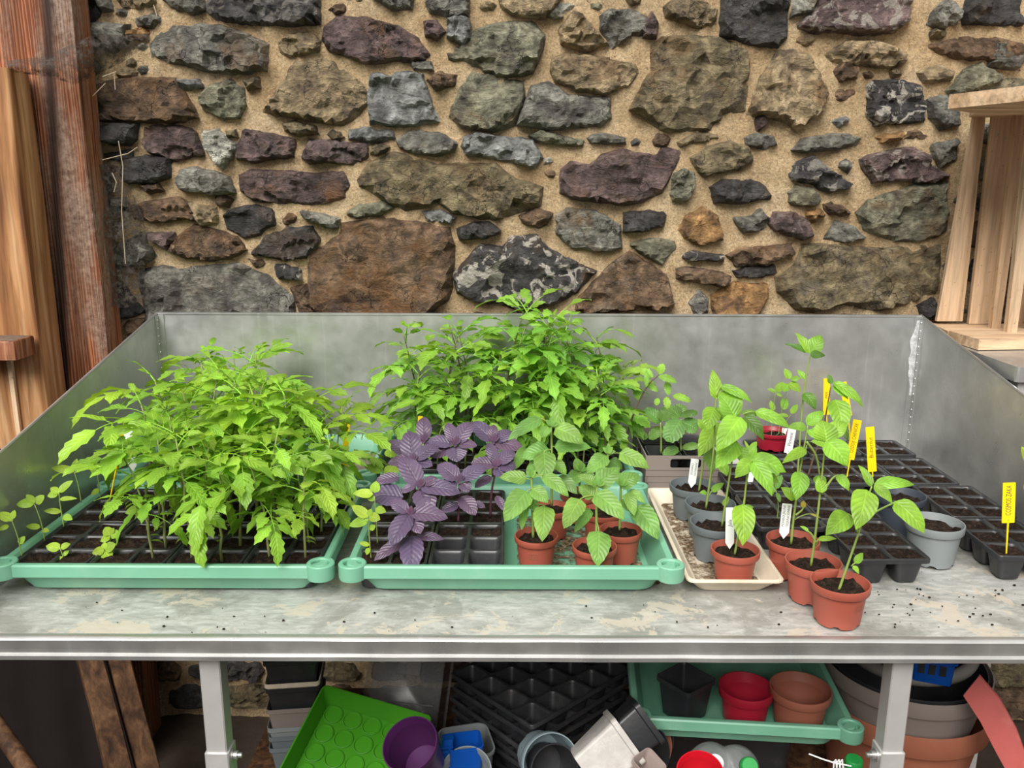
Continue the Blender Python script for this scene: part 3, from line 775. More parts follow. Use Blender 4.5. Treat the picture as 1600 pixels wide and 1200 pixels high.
crate_sl = [[(1514, 506), (1548, 506), (1584, 165), (1553, 165)], [(1590, 515), (1640, 520), (1668, 165), (1606, 165)]]
for i, q in enumerate(crate_sl): plank('slat', S4(q), .012, CRATEW, crate, 5 + i)
# nearer narrow side members
for i, (q, Y) in enumerate(((((1549, 517), (1562, 521), (1612, 165), (1590, 165)), 2.12), (((1573, 522), (1588, 527), (1640, 150), (1614, 150)), 2.05))):
    plank('corner_post', [PY(x, y, Y) for x, y in q], .016, CRATEW, crate, 9 + i)
# end boards (lying): bottom and top
def hboard(name, pts, z0, z1, parent, m):
    mb = MB(); mb.loft([[Vector((x, y, z0)) for x, y in pts], [Vector((x, y, z1)) for x, y in pts]], True, True)
    o = part(name, mb.mesh(name, m), parent); o.matrix_parent_inverse = Matrix.Translation(parent.location).inverted(); return o
CRATEX = m_wood('pale_crate_end_wood', (.46, .30, .17), (.66, .46, .29), (.74, .55, .37), .6, 'X', .7, .5)
hboard('end_board', [(1.095, 1.945), (1.20, 1.955), (1.50, 1.955), (1.50, 2.07), (1.088, 2.07)], CZ - .001, CZ + .024, crate, CRATEX)
hboard('end_board', [(1.088, 2.075), (1.50, 2.075), (1.50, 2.20), (1.105, 2.20)], CZ - .001, CZ + .022, crate, CRATEX)
a = PY(1481, 170, 1.96); zt = a.z; b = PZ(1600, 146, zt)
hboard('end_board', [(a.x, a.y), (b.x + .18, b.y - .12), (1.56, 2.06), (1.09, 2.08)], zt, zt + .030, crate, CRATEX)
hboard('end_board', [(1.092, 2.085), (1.56, 2.066), (1.56, 2.2), (1.14, 2.2)], zt + .001, zt + .02, crate, CRATEX)
# dark inner crate boards seen between the slats, further right
for i, x in enumerate((1.30, 1.40)):
    plank('slat', [(x, 2.1, CZ + .02), (x + .07, 2.1, CZ + .02), (x + .085, 2.1, zt), (x + .015, 2.1, zt)], .01, CRATEW, crate, 20 + i)

# ============================================================ CONTAINERS
def ring_noise_disc(w, d, r, z, amp, seed, kind='rr', n=5):
    """lumpy surface of potting compost filling a rounded rectangle (or circle)"""
    loops = []
    for i in range(n, -1, -1):
        t = max(i / n, .02)
        if kind == 'rr': L = rr(w * t, d * t, max(r * t, .0005), 0, 3)
        else: L = [Vector((w / 2 * t * math.cos(2 * PI * k / 28), w / 2 * t * math.sin(2 * PI * k / 28), 0)) for k in range(28)]
        L = [Vector((p.x, p.y, z + fbm(Vector((p.x * 70 + seed * 3, p.y * 70, seed)), 3) * amp - (.0 if i < n else .002))) for p in L]
        loops.append(L)
    mb = MB(); mb.loft(loops, False, True); return mb.mesh('compost', SOIL, 180)

# ---- mint green gravel tray, 60 x 43 cm
TW, TD, TH = .578, .425, .062
def tray_meshes(w, d, h):
    mb = MB()
    mb.loft([rr(w - .085, d - .085, .03, .001), rr(w - .06, d - .06, .035, .006), rr(w - .036, d - .036, .03, h - .026), rr(w - .03, d - .03, .028, h - .022)], True, False)
    mb.loft([rr(w - .026, d - .026, .024, h - .001), rr(w - .034, d - .034, .028, h - .008), rr(w - .062, d - .062, .03, .008), rr(w - .085, d - .085, .025, .004)], False, True)
    basin = mb.mesh('basin', GREENT, 35)
    mb = MB()
    mb.loft([rr(w - .032, d - .032, .025, h - .022), rr(w - .004, d - .004, .02, h - .024), rr(w, d, .02, h - .022), rr(w - .001, d - .001, .02, h - .003), rr(w - .005, d - .005, .02, h), rr(w - .020, d - .020, .022, h), rr(w - .027, d - .027, .024, h - .002)])
    rim = mb.mesh('rim', GREENT, 30)
    mb = MB()
    mb.lathe([(.012, -.027), (.0235, -.025), (.0245, -.02), (.0245, .001), (.0225, .003), (.017, .003), (.0155, .001), (.0155, -.006), (.002, -.007)], 24, True, True)
    return basin, rim, mb.mesh('corner_socket', GREENT, 35)
TM = tray_meshes(TW, TD, TH)
def green_tray(loc, label, rz=0, group='mint green trays'):
    t = thing('seed_tray', label, 'tray', loc, rz, group)
    part('basin', TM[0], t); part('rim', TM[1], t)
    for a in (-1, 1):
        for b in (-1, 1): part('corner_socket', TM[2], t, None, (a * (TW / 2 - .012), b * (TD / 2 - .012), TH))
    return t
YT = 1.349 + .428 / 2
green_tray((-.606, YT, TZ), 'mint green plastic tray at front left, filled with tomato seedlings')
green_tray((.0035, YT, TZ), 'mint green plastic tray at front centre with basil and terracotta pots')
TY2 = 1.995
TD2 = .33
TMB = tray_meshes(TW, TD2, TH)
def back_tray(x, label):
    t = thing('seed_tray', label, 'tray', (x, TY2, TZ), 0, 'mint green trays')
    part('basin', TMB[0], t); part('rim', TMB[1], t)
    for a in (-1, 1):
        for b in (-1, 1): part('corner_socket', TMB[2], t, None, (a * (TW / 2 - .012), b * (TD2 / 2 - .012), TH))
    return t
back_tray(-.606, 'mint green plastic tray at back left holding grit and seedlings')
back_tray(.0035, 'mint green plastic tray behind the basil, holding the tallest tomato plants')

# ---- black cell packs, 2 x 3 cells
CP = .0645; CD = .0615; CH = .052
def cell_mesh():
    mb = MB(); k = 3
    mb.loft([rr(CP, CD, .0006, CH - .0008, k), rr(CP - .004, CD - .004, .004, CH, k), rr(CP - .0065, CD - .0065, .010, CH - .0012, k), rr(CP - .0095, CD - .0095, .011, CH - .006, k), rr(CP - .026, CD - .024, .010, .002, k)], False, True)
    return mb.mesh('cell', BLACKP, 40)
CELL = cell_mesh()
CSOIL = [ring_noise_disc(CP - .0088, CD - .0088, .010, CH - .0045, .008, 10 + i) for i in range(6)]
CSOIL2 = [ring_noise_disc(CP - .0145, CD - .0145, .011, CH - .020, .006, 30 + i) for i in range(3)]
_rims = {}
def pack_rim(nx, ny):
    if (nx, ny) not in _rims:
        w, d = nx * CP, ny * CD; mb = MB()
        mb.loft([rr(w - .004, d - .004, .006, CH + .0004, 3), rr(w + .003, d + .003, .009, CH + .0006, 3), rr(w + .005, d + .005, .010, CH - .001, 3), rr(w + .0055, d + .0055, .010, CH - .008, 3)])
        _rims[(nx, ny)] = mb.mesh('rim', BLACKP, 40)
    return _rims[(nx, ny)]
prn = random.Random(3)
def cell_pack(x, y, z, label, rz=0, nx=2, ny=3, empty=(), low=False, group='black cell packs'):
    """x, y: centre of the pack"""
    t = thing('cell_pack', label, 'cell tray', (x, y, z), rz, group)
    part('rim', pack_rim(nx, ny), t)
    for i in range(nx):
        for j in range(ny):
            c = part('cell', CELL, t, None, ((i - (nx - 1) / 2) * CP, (j - (ny - 1) / 2) * CD, 0))
            if (i, j) not in empty:
                part('compost', prn.choice(CSOIL2 if low else CSOIL), c)
    return t
# packs standing in the trays: 4 x 2 in the left tray, 2 x 2 in the middle tray, and in the back trays
TF = TZ + .0045
ords = ['first', 'second', 'third', 'fourth']
PKX = [-.606 + (i - 1.5) * .1355 for i in range(4)]
PKY = [1.373 + .0925, 1.373 + .0925 + .190]
for i, x in enumerate(PKX):
    cell_pack(x, PKY[0], TF, 'black cell pack in the front left tray, front row, %s from the left' % ords[i])
    cell_pack(x, PKY[1], TF, 'black cell pack in the front left tray, back row, %s from the left' % ords[i])
PMX = [-.2125, -.077]
cell_pack(PMX[0], PKY[0], TF, 'black cell pack under the purple basil at the middle tray corner')
cell_pack(PMX[1], PKY[0], TF, 'black cell pack beside the basil with four empty front cells', empty=((0, 0), (1, 0), (0, 1), (1, 1)))
cell_pack(PMX[0], PKY[1], TF, 'black cell pack behind the basil, left one in the middle tray')
cell_pack(PMX[1], PKY[1], TF, 'black cell pack behind the basil, right one in the middle tray')
for i, x in enumerate((-.2, -.065, .07, .205)):
    cell_pack(x, TY2 - .015, TF, 'black cell pack in the back tray under the tall tomatoes, %s from the left' % ords[i])
for i, x in enumerate((-.80, -.665)):
    cell_pack(x, TY2 - .015, TF, 'black cell pack in the back left tray, %s from the left' % ords[i])
# grit in the right half of the back left tray
g = part('grit', ring_noise_disc(.25, .25, .02, .022, .006, 77), None, None, (-.462, TY2, TF - .002)); g.data.materials.clear(); g.data.materials.append(GRIT)
tag(g, 'brown grit spread in the back left green tray', 'grit', kind='stuff')
# packs standing free on the bench, right
rp = [(.690, 1.500, .03, 'front right black cell pack of dark compost beside the front terracotta pot', 'a'),
      (.690, 1.693, .02, 'black cell pack of compost behind the front right one', 'b'),
      (.955, 1.515, -.02, 'black cell pack of compost holding the yellow cosmos tag', 'c'),
      (.968, 1.705, -.02, 'black cell pack of compost against the right panel, second from front', 'd'),
      (.954, 1.905, 0, 'black cell pack of compost against the right panel, third from front', 'e'),
      (.818, 1.905, 0, 'black cell pack of compost left of the one by the right panel', 'f'),
      (.690, 1.905, 0, 'black cell pack of compost in front of the red pot', 'h'),
      (.954, 2.085, 0, 'black cell pack in the back right corner of the bench', 'g'),
      (.818, 2.085, 0, 'black cell pack against the back panel, second from the right corner', 'k'),
      (.682, 2.085, 0, 'black cell pack against the back panel under the red pot', 'l'),
      (.556, 1.645, .0, 'black cell pack with weak seedlings right of the grey pots', 'm'),
      (.556, 1.850, .0, 'black cell pack behind the one with weak seedlings', 'n')]
for x, y, a, lb, kk in rp:
    if kk in 'gkl': cell_pack(x, y, TZ + .001, lb, a, 2, 2)
    else: cell_pack(x, y, TZ + .001, lb, a, 2, 3)

# ---- round pots
def pot_meshes(rt, rb, h, m, rimh=.014, lip=.0035, soil=.02, n=40, notch=6):
    wl = .0016; mb = MB()
    def ring(r, z, cut=False):
        L = []
        for k in range(n):
            a = 2 * PI * k / n
            zz = z
            if cut and notch and (k * notch / n) % 1 < .26: zz = z + .004
            L.append(Vector((r * math.cos(a), r * math.sin(a), zz)))
        return L
    rn = rt - lip
    rm = lambda z: rb + (rn - rb) * z / h
    mb.loft([ring(rb - .003, .005), ring(rb - .003, .0008, True), ring(rb, .0008, True), ring(rm(h * .3), h * .3), ring(rm(h - rimh), h - rimh), ])
    mb.loft([ring(rm(h - rimh) - wl, h - rimh), ring(rm(h * .5) - wl, h * .5), ring(rb - .003, .005)], False, True)
    body = mb.mesh('body', m, 35)
    mb = MB(); z0 = h - rimh
    mb.loft([ring(rm(z0) - wl, z0), ring(rm(z0), z0 - .0005), ring(rt - .0012, z0), ring(rt, z0 + .002), ring(rt + .0005, h - .002), ring(rt, h), ring(rt - .002, h), ring(rt - .003, h - .003), ring(rm(z0) - wl, z0)])
    rim = mb.mesh('rim', m, 35)
    so = ring_noise_disc((rm(h - soil) - wl - .0003) * 2, 0, 0, h - soil, .009, rt * 1000, 'circ')
    return body, rim, so
_pm = {}
def round_pot(loc, size, m, label, group=None, name='plant_pot', tilt=None, empty=False, mark=False, rz=0):
    key = (size, m.name)
    if key not in _pm: _pm[key] = pot_meshes(*size[:3], m, *size[3:])
    b, r, so = _pm[key]
    t = thing(name, label, 'pot', loc, rz, group)
    if tilt: t.rotation_euler = tilt
    part('body', b, t); part('rim', r, t)
    if not empty: part('compost', so, t)
    if mark:
        rt, rb, h = size[:3]; mb = MB()
        for row in range(3):
            zz = h * .62 - row * .0045; x = -.009
            q = random.Random(row + 4)
            while x < .008:
                w = q.uniform(.001, .0028); rad = rb + (rt - .0035 - rb) * zz / h + .0002
                a0 = -PI / 2 + mark + x / rad
                mm = Matrix.Rotation(a0, 4, 'Z') @ Matrix.Translation((rad, 0, zz))
                mb.box(-.0004, .0004, -w / 2, w / 2, -.0014, .0014, mm); x += w + .0012
        part('moulded_mark', mb.mesh('moulded_mark', TERRA2), t)
    return t
SP = (.0475, .0365, .070, .014, .0035, .012)       # terracotta 9 cm
def potat(px, py, size, m, label, z=TZ, **kw):
    """px, py: photo point of the rim centre"""
    p = PZ(px, py, z + size[2]); return round_pot((p.x, p.y, z), size, m, label, **kw), p
tg = 'terracotta pots with pepper plants'
POTS = {}
POTS['p1'] = potat(1313, 908, SP, TERRA, 'terracotta plastic pot nearest the bench edge, with leaning pepper plant', z=TZ + .0012, group=tg, mark=.55)
POTS['p2'] = potat(1271, 876, SP, TERRA, 'terracotta plastic pot second from the bench edge, between two others', z=TZ + .0012, group=tg)
POTS['p3'] = potat(1239, 842, SP, TERRA, 'terracotta plastic pot with upright white label, right of the cream tray', z=TZ + .0012, group=tg)
CT = TZ + .0045
SPb = (.0435, .0315, .062, .013, .0035, .009)
POTS['p4'] = potat(1149, 857, SPb, TERRA, 'terracotta plastic pot standing in the front of the cream tray', z=CT, group=tg)
SG = (.051, .039, .072, .015, .0035, .014)
gg = 'grey pots in the cream tray'
POTS['g1'] = potat(1084, 757, SG, GREYP, 'dark grey pot at the back of the cream tray with white label', z=CT, group=gg)
POTS['g2'] = potat(1110, 785, SG, GREYP, 'dark grey pot in the middle of the cream tray', z=CT, group=gg)
POTS['g3'] = potat(1120, 815, SG, GREYP, 'dark grey pot behind the terracotta one in the cream tray', z=CT, group=gg)
SGL = (.0525, .041, .080, .016, .0035, .013)
POTS['g4'] = potat(1461, 815, SGL, LGREYP, 'light grey pot of compost without a plant, right of the cell packs', z=TZ + .0012)
NAVY = plain('blue_black_plastic', (.045, .055, .072), .4, .12, 12)
POTS['b1'] = potat(1407, 772, (.050, .038, .085, .015, .0035, .014), NAVY, 'blue-black pot of compost behind the light grey pot', z=TZ + .0012)
POTS['r'] = potat(1208, 673, (.047, .037, .045, .010, .0035, .012), REDP, 'small crimson pot of thin seedlings by the back panel', z=TZ + .0535)
# the six terracotta pots in the middle tray
tg2 = 'terracotta pots in the middle tray'
SP3 = (.0405, .0310, .064, .012, .0035, .010)
POTS['m1'] = potat(838, 836, SP3, TERRA, 'terracotta pot with moulded mark at the front of the middle tray', z=TF, group=tg2, mark=-.15)
POTS['m2'] = potat(929, 852, SP3, TERRA, 'terracotta pot with a big leaf hanging over its front rim', z=TF, group=tg2)
POTS['m3'] = potat(970, 827, SP3, TERRA, 'terracotta pot at the right, showing bare dark compost', z=TF, group=tg2)
POTS['m4'] = potat(861, 792, SP3, TERRA, 'terracotta pot behind the marked one in the middle tray', z=TF, group=tg2)
POTS['m5'] = potat(941, 798, SP3, TERRA, 'terracotta pot half hidden behind the two right pots', z=TF, group=tg2)
POTS['m6'] = potat(905, 770, SP3, TERRA, 'terracotta pot hidden by leaves at the back of the middle tray', z=TF, group=tg2)

# ---- cream shallow tray
ct = thing('shallow_tray', 'cream plastic shallow tray with dirt holding the grey pots', 'tray', (.3985, 1.602, TZ), 0)
w, d, h = .172, .475, .031
mb = MB()
mb.loft([rr(w - .05, d - .05, .02, .001), rr(w - .044, d - .044, .022, .004), rr(w - .016, d - .016, .014, h - .008), rr(w - .004, d - .004, .014, h - .006), rr(w, d, .014, h - .004), rr(w, d, .014, h - .001), rr(w - .003, d - .003, .014, h), rr(w - .012, d - .012, .014, h), rr(w - .018, d - .018, .014, h - .004), rr(w - .048, d - .048, .018, .006), rr(w - .055, d - .055, .016, .0035)], True, True)
part('basin', mb.mesh('basin', CREAM, 35), ct)
DIRT = NT('dirt_film'); _co = DIRT.coord('Object'); _n = DIRT.noise(_co, 34, 8, .72); _n2 = DIRT.noise(_co, 150, 4, .6)
DIRT.set(col=DIRT.ramp(_n2, [(.35, (.03, .02, .012)), (.55, (.20, .135, .08)), (.7, (.5, .38, .26))]), rough=.95, spec=.1, alpha=DIRT.ramp(_n, [(.42, 0), (.56, .95)]))
part('dirt_film', MB().loft([rr(w - .058, d - .058, .016, .0040), rr(.01, d - .16, .004, .0042)], False, True).mesh('dirt_film', DIRT.m), ct)
# dirt in the middle tray floor
ms = part('spilt_compost', MB().loft([rr(.26, .33, .02, .0002), rr(.02, .1, .004, .0005)], False, True).mesh('spilt_compost', DIRT.m), None, None, (.145, YT, TF))
tag(ms, 'thin scatter of spilt compost on the middle tray floor', 'compost', kind='stuff')
# crumbs of compost on the bench top
cr_ = random.Random(12); mb = MB()
for k in range(90):
    x, y = cr_.choice([(cr_.uniform(.55, .95), cr_.uniform(1.26, 1.42)), (cr_.uniform(-.8, .9), cr_.uniform(1.235, 1.34))]); r = cr_.uniform(.0008, .0024)
    mb.lathe([(r, 0), (r * .8, r * .7), (r * .2, r)], 5, False, True, Matrix.Translation((x, y, TZ + .0002)) @ Matrix.Diagonal((cr_.uniform(.6, 1.5), cr_.uniform(.6, 1.4), 1, 1)))
ck = part('compost_crumbs', mb.mesh('compost_crumbs', SOIL)); tag(ck, 'dark crumbs of compost scattered on the bench top', 'compost', kind='stuff')

# ---- taupe storage box with handle slots
bx0 = PZ(1009, 768, TZ); bt = PY(1011, 710, bx0.y)
BW, BD, BH = .185, .215, bt.z - TZ
box_ = thing('storage_box', 'taupe plastic storage box with a handle slot, at the back', 'box', (bt.x + BW / 2 - .003, bx0.y + BD / 2 - .01, TZ))
def boxwall(nm, w, h, mtx, slot=True):
    """upright panel with a rounded slot near the top, ribbed below"""
    t = .0028; mb = MB(); n = 40
    sw, sh, zc = .072, .022, h * .80
    hole = rr(sw, sh, .006, 0, 9); m_ = len(hole)
    outer = []
    for p in hole:
        k = max(abs(p.x) / (sw / 2), abs(p.y) / (sh / 2)); outer.append(Vector((p.x / k * (w / sw), p.y / k, 0)))
    top, bot = h, h * .62
    o2 = [Vector((p.x, (top - zc) if p.y > 0 and abs(p.y) > sh / 2 * .98 else (bot - zc) if p.y < 0 and abs(p.y) > sh / 2 * .98 else (p.y / (sh / 2)) * ((top - zc) if p.y > 0 else (zc - bot)), 0)) for p in outer]
    f = lambda L, y: [Vector((p.x, y, zc + p.y)) for p in L]
    mb.loft([f(hole, t / 2), f(hole, -t / 2), f(o2, -t / 2), f(o2, t / 2), f(hole, t / 2)])
    zs = [bot, bot - .001, h * .45, h * .45 - .001, h * .28, h * .28 - .001, h * .12, h * .12 - .001, 0]; off = [0, .0015, .0015, .003, .003, .0045, .0045, .006, .006]
    A = [[Vector((-w / 2 * (1 - .0 * i), -t / 2 + off[i], z)), Vector((w / 2, -t / 2 + off[i], z))] for i, z in enumerate(zs)]
    B = [[p + Vector((0, t, 0)) for p in q] for q in reversed(A)]
    mb.loft(A + B + [A[0]], closed=False)
    return part(nm, mb.mesh(nm, TAUPE, 30, mtx), box_)
boxwall('end_wall', BW, BH, Matrix.Translation((0, -BD / 2, 0)))
boxwall('end_wall', BW, BH + .012, Matrix.Translation((0, BD / 2, 0)) @ Matrix.Rotation(PI, 4, 'Z'))
boxwall('side_wall', BD, BH, Matrix.Translation((-BW / 2, 0, 0)) @ Matrix.Rotation(-PI / 2, 4, 'Z'))
boxwall('side_wall', BD, BH, Matrix.Translation((BW / 2, 0, 0)) @ Matrix.Rotation(PI / 2, 4, 'Z'))
part('base', MB().loft([rr(BW - .012, BD - .012, .004, .001), rr(BW - .01, BD - .01, .004, .004)], True, True).mesh('base', TAUPE), box_)
# square black pots inside it
def square_pot_meshes(w, h, m, wl=.0016):
    b = w * .74; mb = MB()
    mb.loft([rr(b - .004, b - .004, .006, .001), rr(b, b, .007, .002), rr(w - .008, w - .008, .008, h - .012), rr(w - .003, w - .003, .009, h - .0115), rr(w, w, .009, h - .010), rr(w, w, .009, h), rr(w - .003, w - .003, .008, h), rr(w - .010, w - .010, .007, h - .010), rr(b - .003, b - .003, .005, .004)], True, True)
    return mb.mesh('body', m, 35), ring_noise_disc(w - .013, w - .013, .006, h - .018, .005, w * 900)
SQ = square_pot_meshes(.078, .082, BLACKP)
def square_pot(loc, label, rz=0, meshes=None, soil=True, rot=None, group=None):
    ms_ = meshes or SQ; t = thing('square_pot', label, 'pot', loc, rz, group)
    if rot: t.rotation_euler = rot
    part('body', ms_[0], t)
    if soil: part('compost', ms_[1], t)
    return t
bl = box_.location
square_pot((bl.x - .044, bl.y - .052, TZ + .0055), 'black square pot in the taupe box, front left', group='square pots in the taupe box')
square_pot((bl.x + .044, bl.y - .052, TZ + .0055), 'black square pot in the taupe box, front right', group='square pots in the taupe box')
square_pot((bl.x - .044, bl.y + .045, TZ + .0055), 'black square pot in the taupe box, back left', group='square pots in the taupe box')
square_pot((bl.x + .044, bl.y + .045, TZ + .0055), 'black square pot in the taupe box, back right', group='square pots in the taupe box')

# ============================================================ PLANTS
class LB(MB):
    """mesh builder for leaf blades with uv: u across (0..1), v along"""
    def blade(s, org, d, nrm, L, Wd, a=.55, b=.85, serr=0.0, droop=.25, fold=.22, n=10, cols=4, wave=0.0, seed=0, curl=0.0):
        d = Vector(d).normalized(); nrm = Vector(nrm); nrm = (nrm - d * nrm.dot(d)).normalized(); sd_ = d.cross(nrm)
        pk = a / (a + b); mx = pk ** a * (1 - pk) ** b
        o = len(s.v); pos = Vector(org); dirn = d.copy(); up = nrm.copy(); st = L / n
        for i in range(n + 1):
            t = i / n; w = (max(t, .0) ** a) * ((1 - t) ** b) / mx * Wd / 2
            if i == 0: w = .0006
            if i == n: w = .0003
            for c in range(cols + 1):
                v = c / cols * 2 - 1
                ww = w; ft = 0
                if serr and abs(v) == 1 and 0 < i < n:
                    if i % 2 == 0: ww = w * (1 - serr)
                    else: ft = .35 * serr * L * .35
                lift = fold * abs(v) * ww * (1 - .5 * abs(v)) + wave * Wd * math.sin(t * 11 + seed + v * 2.2) * v * v - curl * ww * v * v
                p = pos + sd_ * (v * ww) + up * lift + dirn * ft
                s.uv[len(s.v)] = (v * .5 + .5, t); s.v.append(tuple(p))
            # bend downwards along the blade
            ang = -droop * (1.6 / n) * (.4 + t)
            q = Matrix.Rotation(ang, 3, sd_); dirn = (q @ dirn).normalized(); up = (q @ up).normalized()
            pos = pos + dirn * st
        k = cols + 1
        for i in range(n):
            for c in range(cols):
                s.f.append((o + i * k + c, o + i * k + c + 1, o + (i + 1) * k + c + 1, o + (i + 1) * k + c))
        return s

# ---- tomato: compound leaves
def tomato_leaf(seed, L=.10, pairs=2, big=.046, droop=.9):
    r = random.Random(seed); mb = LB()
    pos = Vector((0, 0, 0)); d = Vector((0, math.cos(.35), math.sin(.35))); pts = [pos.copy()]; N = 10; dirs = [d.copy()]
    for i in range(N):
        d = (Matrix.Rotation(-droop / N * (.5 + i / N), 3, 'X') @ d).normalized(); pos = pos + d * (L * .62 / N); pts.append(pos.copy()); dirs.append(d.copy())
    mb.tube(pts, [.0013 - .0008 * i / N for i in range(N + 1)], 4)
    for i in range(len(mb.v)): mb.uv[i] = (.5, .5)
    nb = dirs[-1].cross(Vector((1, 0, 0))) * -1
    up = Vector((0, -dirs[-1].z, dirs[-1].y))
    mb.blade(pts[-1], dirs[-1], up, big * r.uniform(.95, 1.2), big * .54, .58, .95, .26, .5, .3, 9, 4, .04, seed)
    for k in range(pairs):
        f = .40 + .52 * k / max(pairs - .4, 1); i = int(f * N); sz = big * (.58 + .22 * k / max(pairs - 1, 1)) * r.uniform(.85, 1.15)
        up = Vector((0, -dirs[i].z, dirs[i].y))
        for s in (-1, 1):
            dd = dirs[i] * .62 + Vector((s * .85, 0, 0)) + up * r.uniform(-.15, .2)
            o = pts[i] + dd.normalized() * .007
            nb0 = len(mb.v); mb.tube([pts[i], o], .0006, 3)
            for q in range(nb0, len(mb.v)): mb.uv[q] = (.5, .5)
            mb.blade(o, dd, up + Vector((s * .25, 0, 0)), sz, sz * .52, .58, .95, .26, r.uniform(.35, .8), .3, 7, 4, .04, seed + k)
    return mb.mesh('leaf', LEAF, 180)
TL_BIG = [tomato_leaf(100 + i, .118, 2 + (i % 3 == 2), .050, .4 + .13 * i) for i in range(6)]
TL_MED = [tomato_leaf(200 + i, .075, 1 + (i % 2), .038, .5 + .15 * i) for i in range(5)]
TL_SML = [tomato_leaf(300 + i, .040, 1, .020, .3) for i in range(3)]
gcol = random.Random(11)
def leafcol(base, v=.14):
    j = gcol.uniform(1 - v, 1 + v); y = gcol.uniform(-.5, 1.0) * v
    return (base[0] * j * (1 + y), base[1] * j, base[2] * j * (1 - y * .6))
G_TOM = (.29, .54, .055); G_TOMB = (.25, .50, .065); G_PEP = (.25, .50, .05); G_PHY = (.21, .42, .085); G_SML = (.36, .56, .06)
def orient(az, el, roll=0.0):
    """rotation that takes local +Y to the given azimuth / elevation"""
    return Matrix.Rotation(az - PI / 2, 4, 'Z') @ Matrix.Rotation(el, 4, 'X') @ Matrix.Rotation(roll, 4, 'Y')
def tomato_proto(seed, h, nl, stem, green, name='tomato_seedling', start=.38, big=1.0, droopy=False):
    r = random.Random(seed); t = thing(name, 'x', 'plant')
    pts = [Vector((0, 0, 0))]; lean = Vector((r.uniform(-.07, .07), r.uniform(-.09, .03), 0))
    n = 8
    for i in range(1, n + 1):
        f = i / n; pts.append(Vector((lean.x * f * f * h * 3, lean.y * f * f * h * 3, h * f)) + Vector((r.uniform(-1, 1), r.uniform(-1, 1), 0)) * .0025)
    part('stem', MB().tube(pts, [.0030 - .0019 * i / n for i in range(n + 1)], 6).mesh('stem', stem, 180), t)
    az = r.uniform(0, 6.28)
    for k in range(nl):
        f = start + (1 - start) * (k + r.uniform(-.2, .2)) / (nl - 1); f = min(max(f, .1), 1)
        az += 2.4 + r.uniform(-.3, .3); i = min(int(f * n), n - 1); p = pts[i].lerp(pts[i + 1], f * n - i)
        top = k / (nl - 1)
        pool = TL_MED if (top > .80 or top < .12) else TL_BIG
        if top > .93 and not droopy: pool = TL_SML
        o = part('leaf', r.choice(pool), t, None, p, leafcol(green))
        el = -.30 + .85 * top + r.uniform(-.15, .15)
        sc = r.uniform(.85, 1.15) * big
        o.matrix_local = Matrix.Translation(p) @ orient(az, el, r.uniform(-.3, .3)) @ Matrix.Scale(sc, 4)
    for s in (0, 1):   # cotyledons near the base
        mb = LB(); a0 = r.uniform(0, 6.28) + s * PI
        mb.blade((0, 0, 0), (math.cos(a0), math.sin(a0), .1), (0, 0, 1), .026, .008, .6, .6, 0, .8, .2, 6, 2)
        part('seed_leaf', mb.mesh('seed_leaf', LEAF, 180), t, None, pts[1].lerp(pts[3], .3 + .2 * s), leafcol((.27, .42, .05)))
    return t
def place(proto_list, used, r, x, y, z, sc, label, group, rz=None):
    k = r.randrange(len(proto_list)); pr = proto_list[k]
    if k in used:
        o = copy_tree(pr)
        for ch in o.children:
            if ch.name.startswith('leaf'):
                c = ch.color; j = r.uniform(.85, 1.15); ch.color = (c[0] * j * r.uniform(.9, 1.12), c[1] * j, c[2], 1)
    else: o = pr; used.add(k)
    o.location = (x, y, z); o.rotation_euler = (0, 0, r.uniform(0, 6.28) if rz is None else rz); o.scale = (sc, sc, sc)
    W_ = Matrix.LocRotScale(o.location, o.rotation_euler, o.scale)
    for ch in o.children:                         # leaves that would grow into a panel turn back into the light
        if not ch.name.startswith('leaf'): continue
        for tries in range(6):
            tip = W_ @ (ch.matrix_local @ Vector((0, .125, 0)))
            if tip.y < YB - .02 and tip.x > XL + .02: break
            p_ = ch.matrix_local.translation.copy()
            ch.matrix_local = Matrix.Translation(p_) @ Matrix.Rotation(1.05, 4, 'Z') @ Matrix.Translation(-p_) @ ch.matrix_local
    tag(o, label, 'plant', group); return o
short = [tomato_proto(500 + i, .205, 7, STEMT, G_TOM, start=.46, big=1.2) for i in range(7)]
tall = [tomato_proto(600 + i, .325, 12, STEMP if i % 2 else STEMT, G_TOMB, start=.26, big=1.5, droopy=True) for i in range(7)]
tr = random.Random(21); us, ut = set(), set()
SOILZ = TF + CH - .006
cellx = [PKX[i] + s * CP / 2 for i in range(4) for s in (-1, 1)]
celly = [PKY[j] + (k - 1) * CD for j in range(2) for k in range(3)]
colw = ['left edge', 'second', 'third', 'fourth', 'fifth', 'sixth', 'seventh', 'right edge']
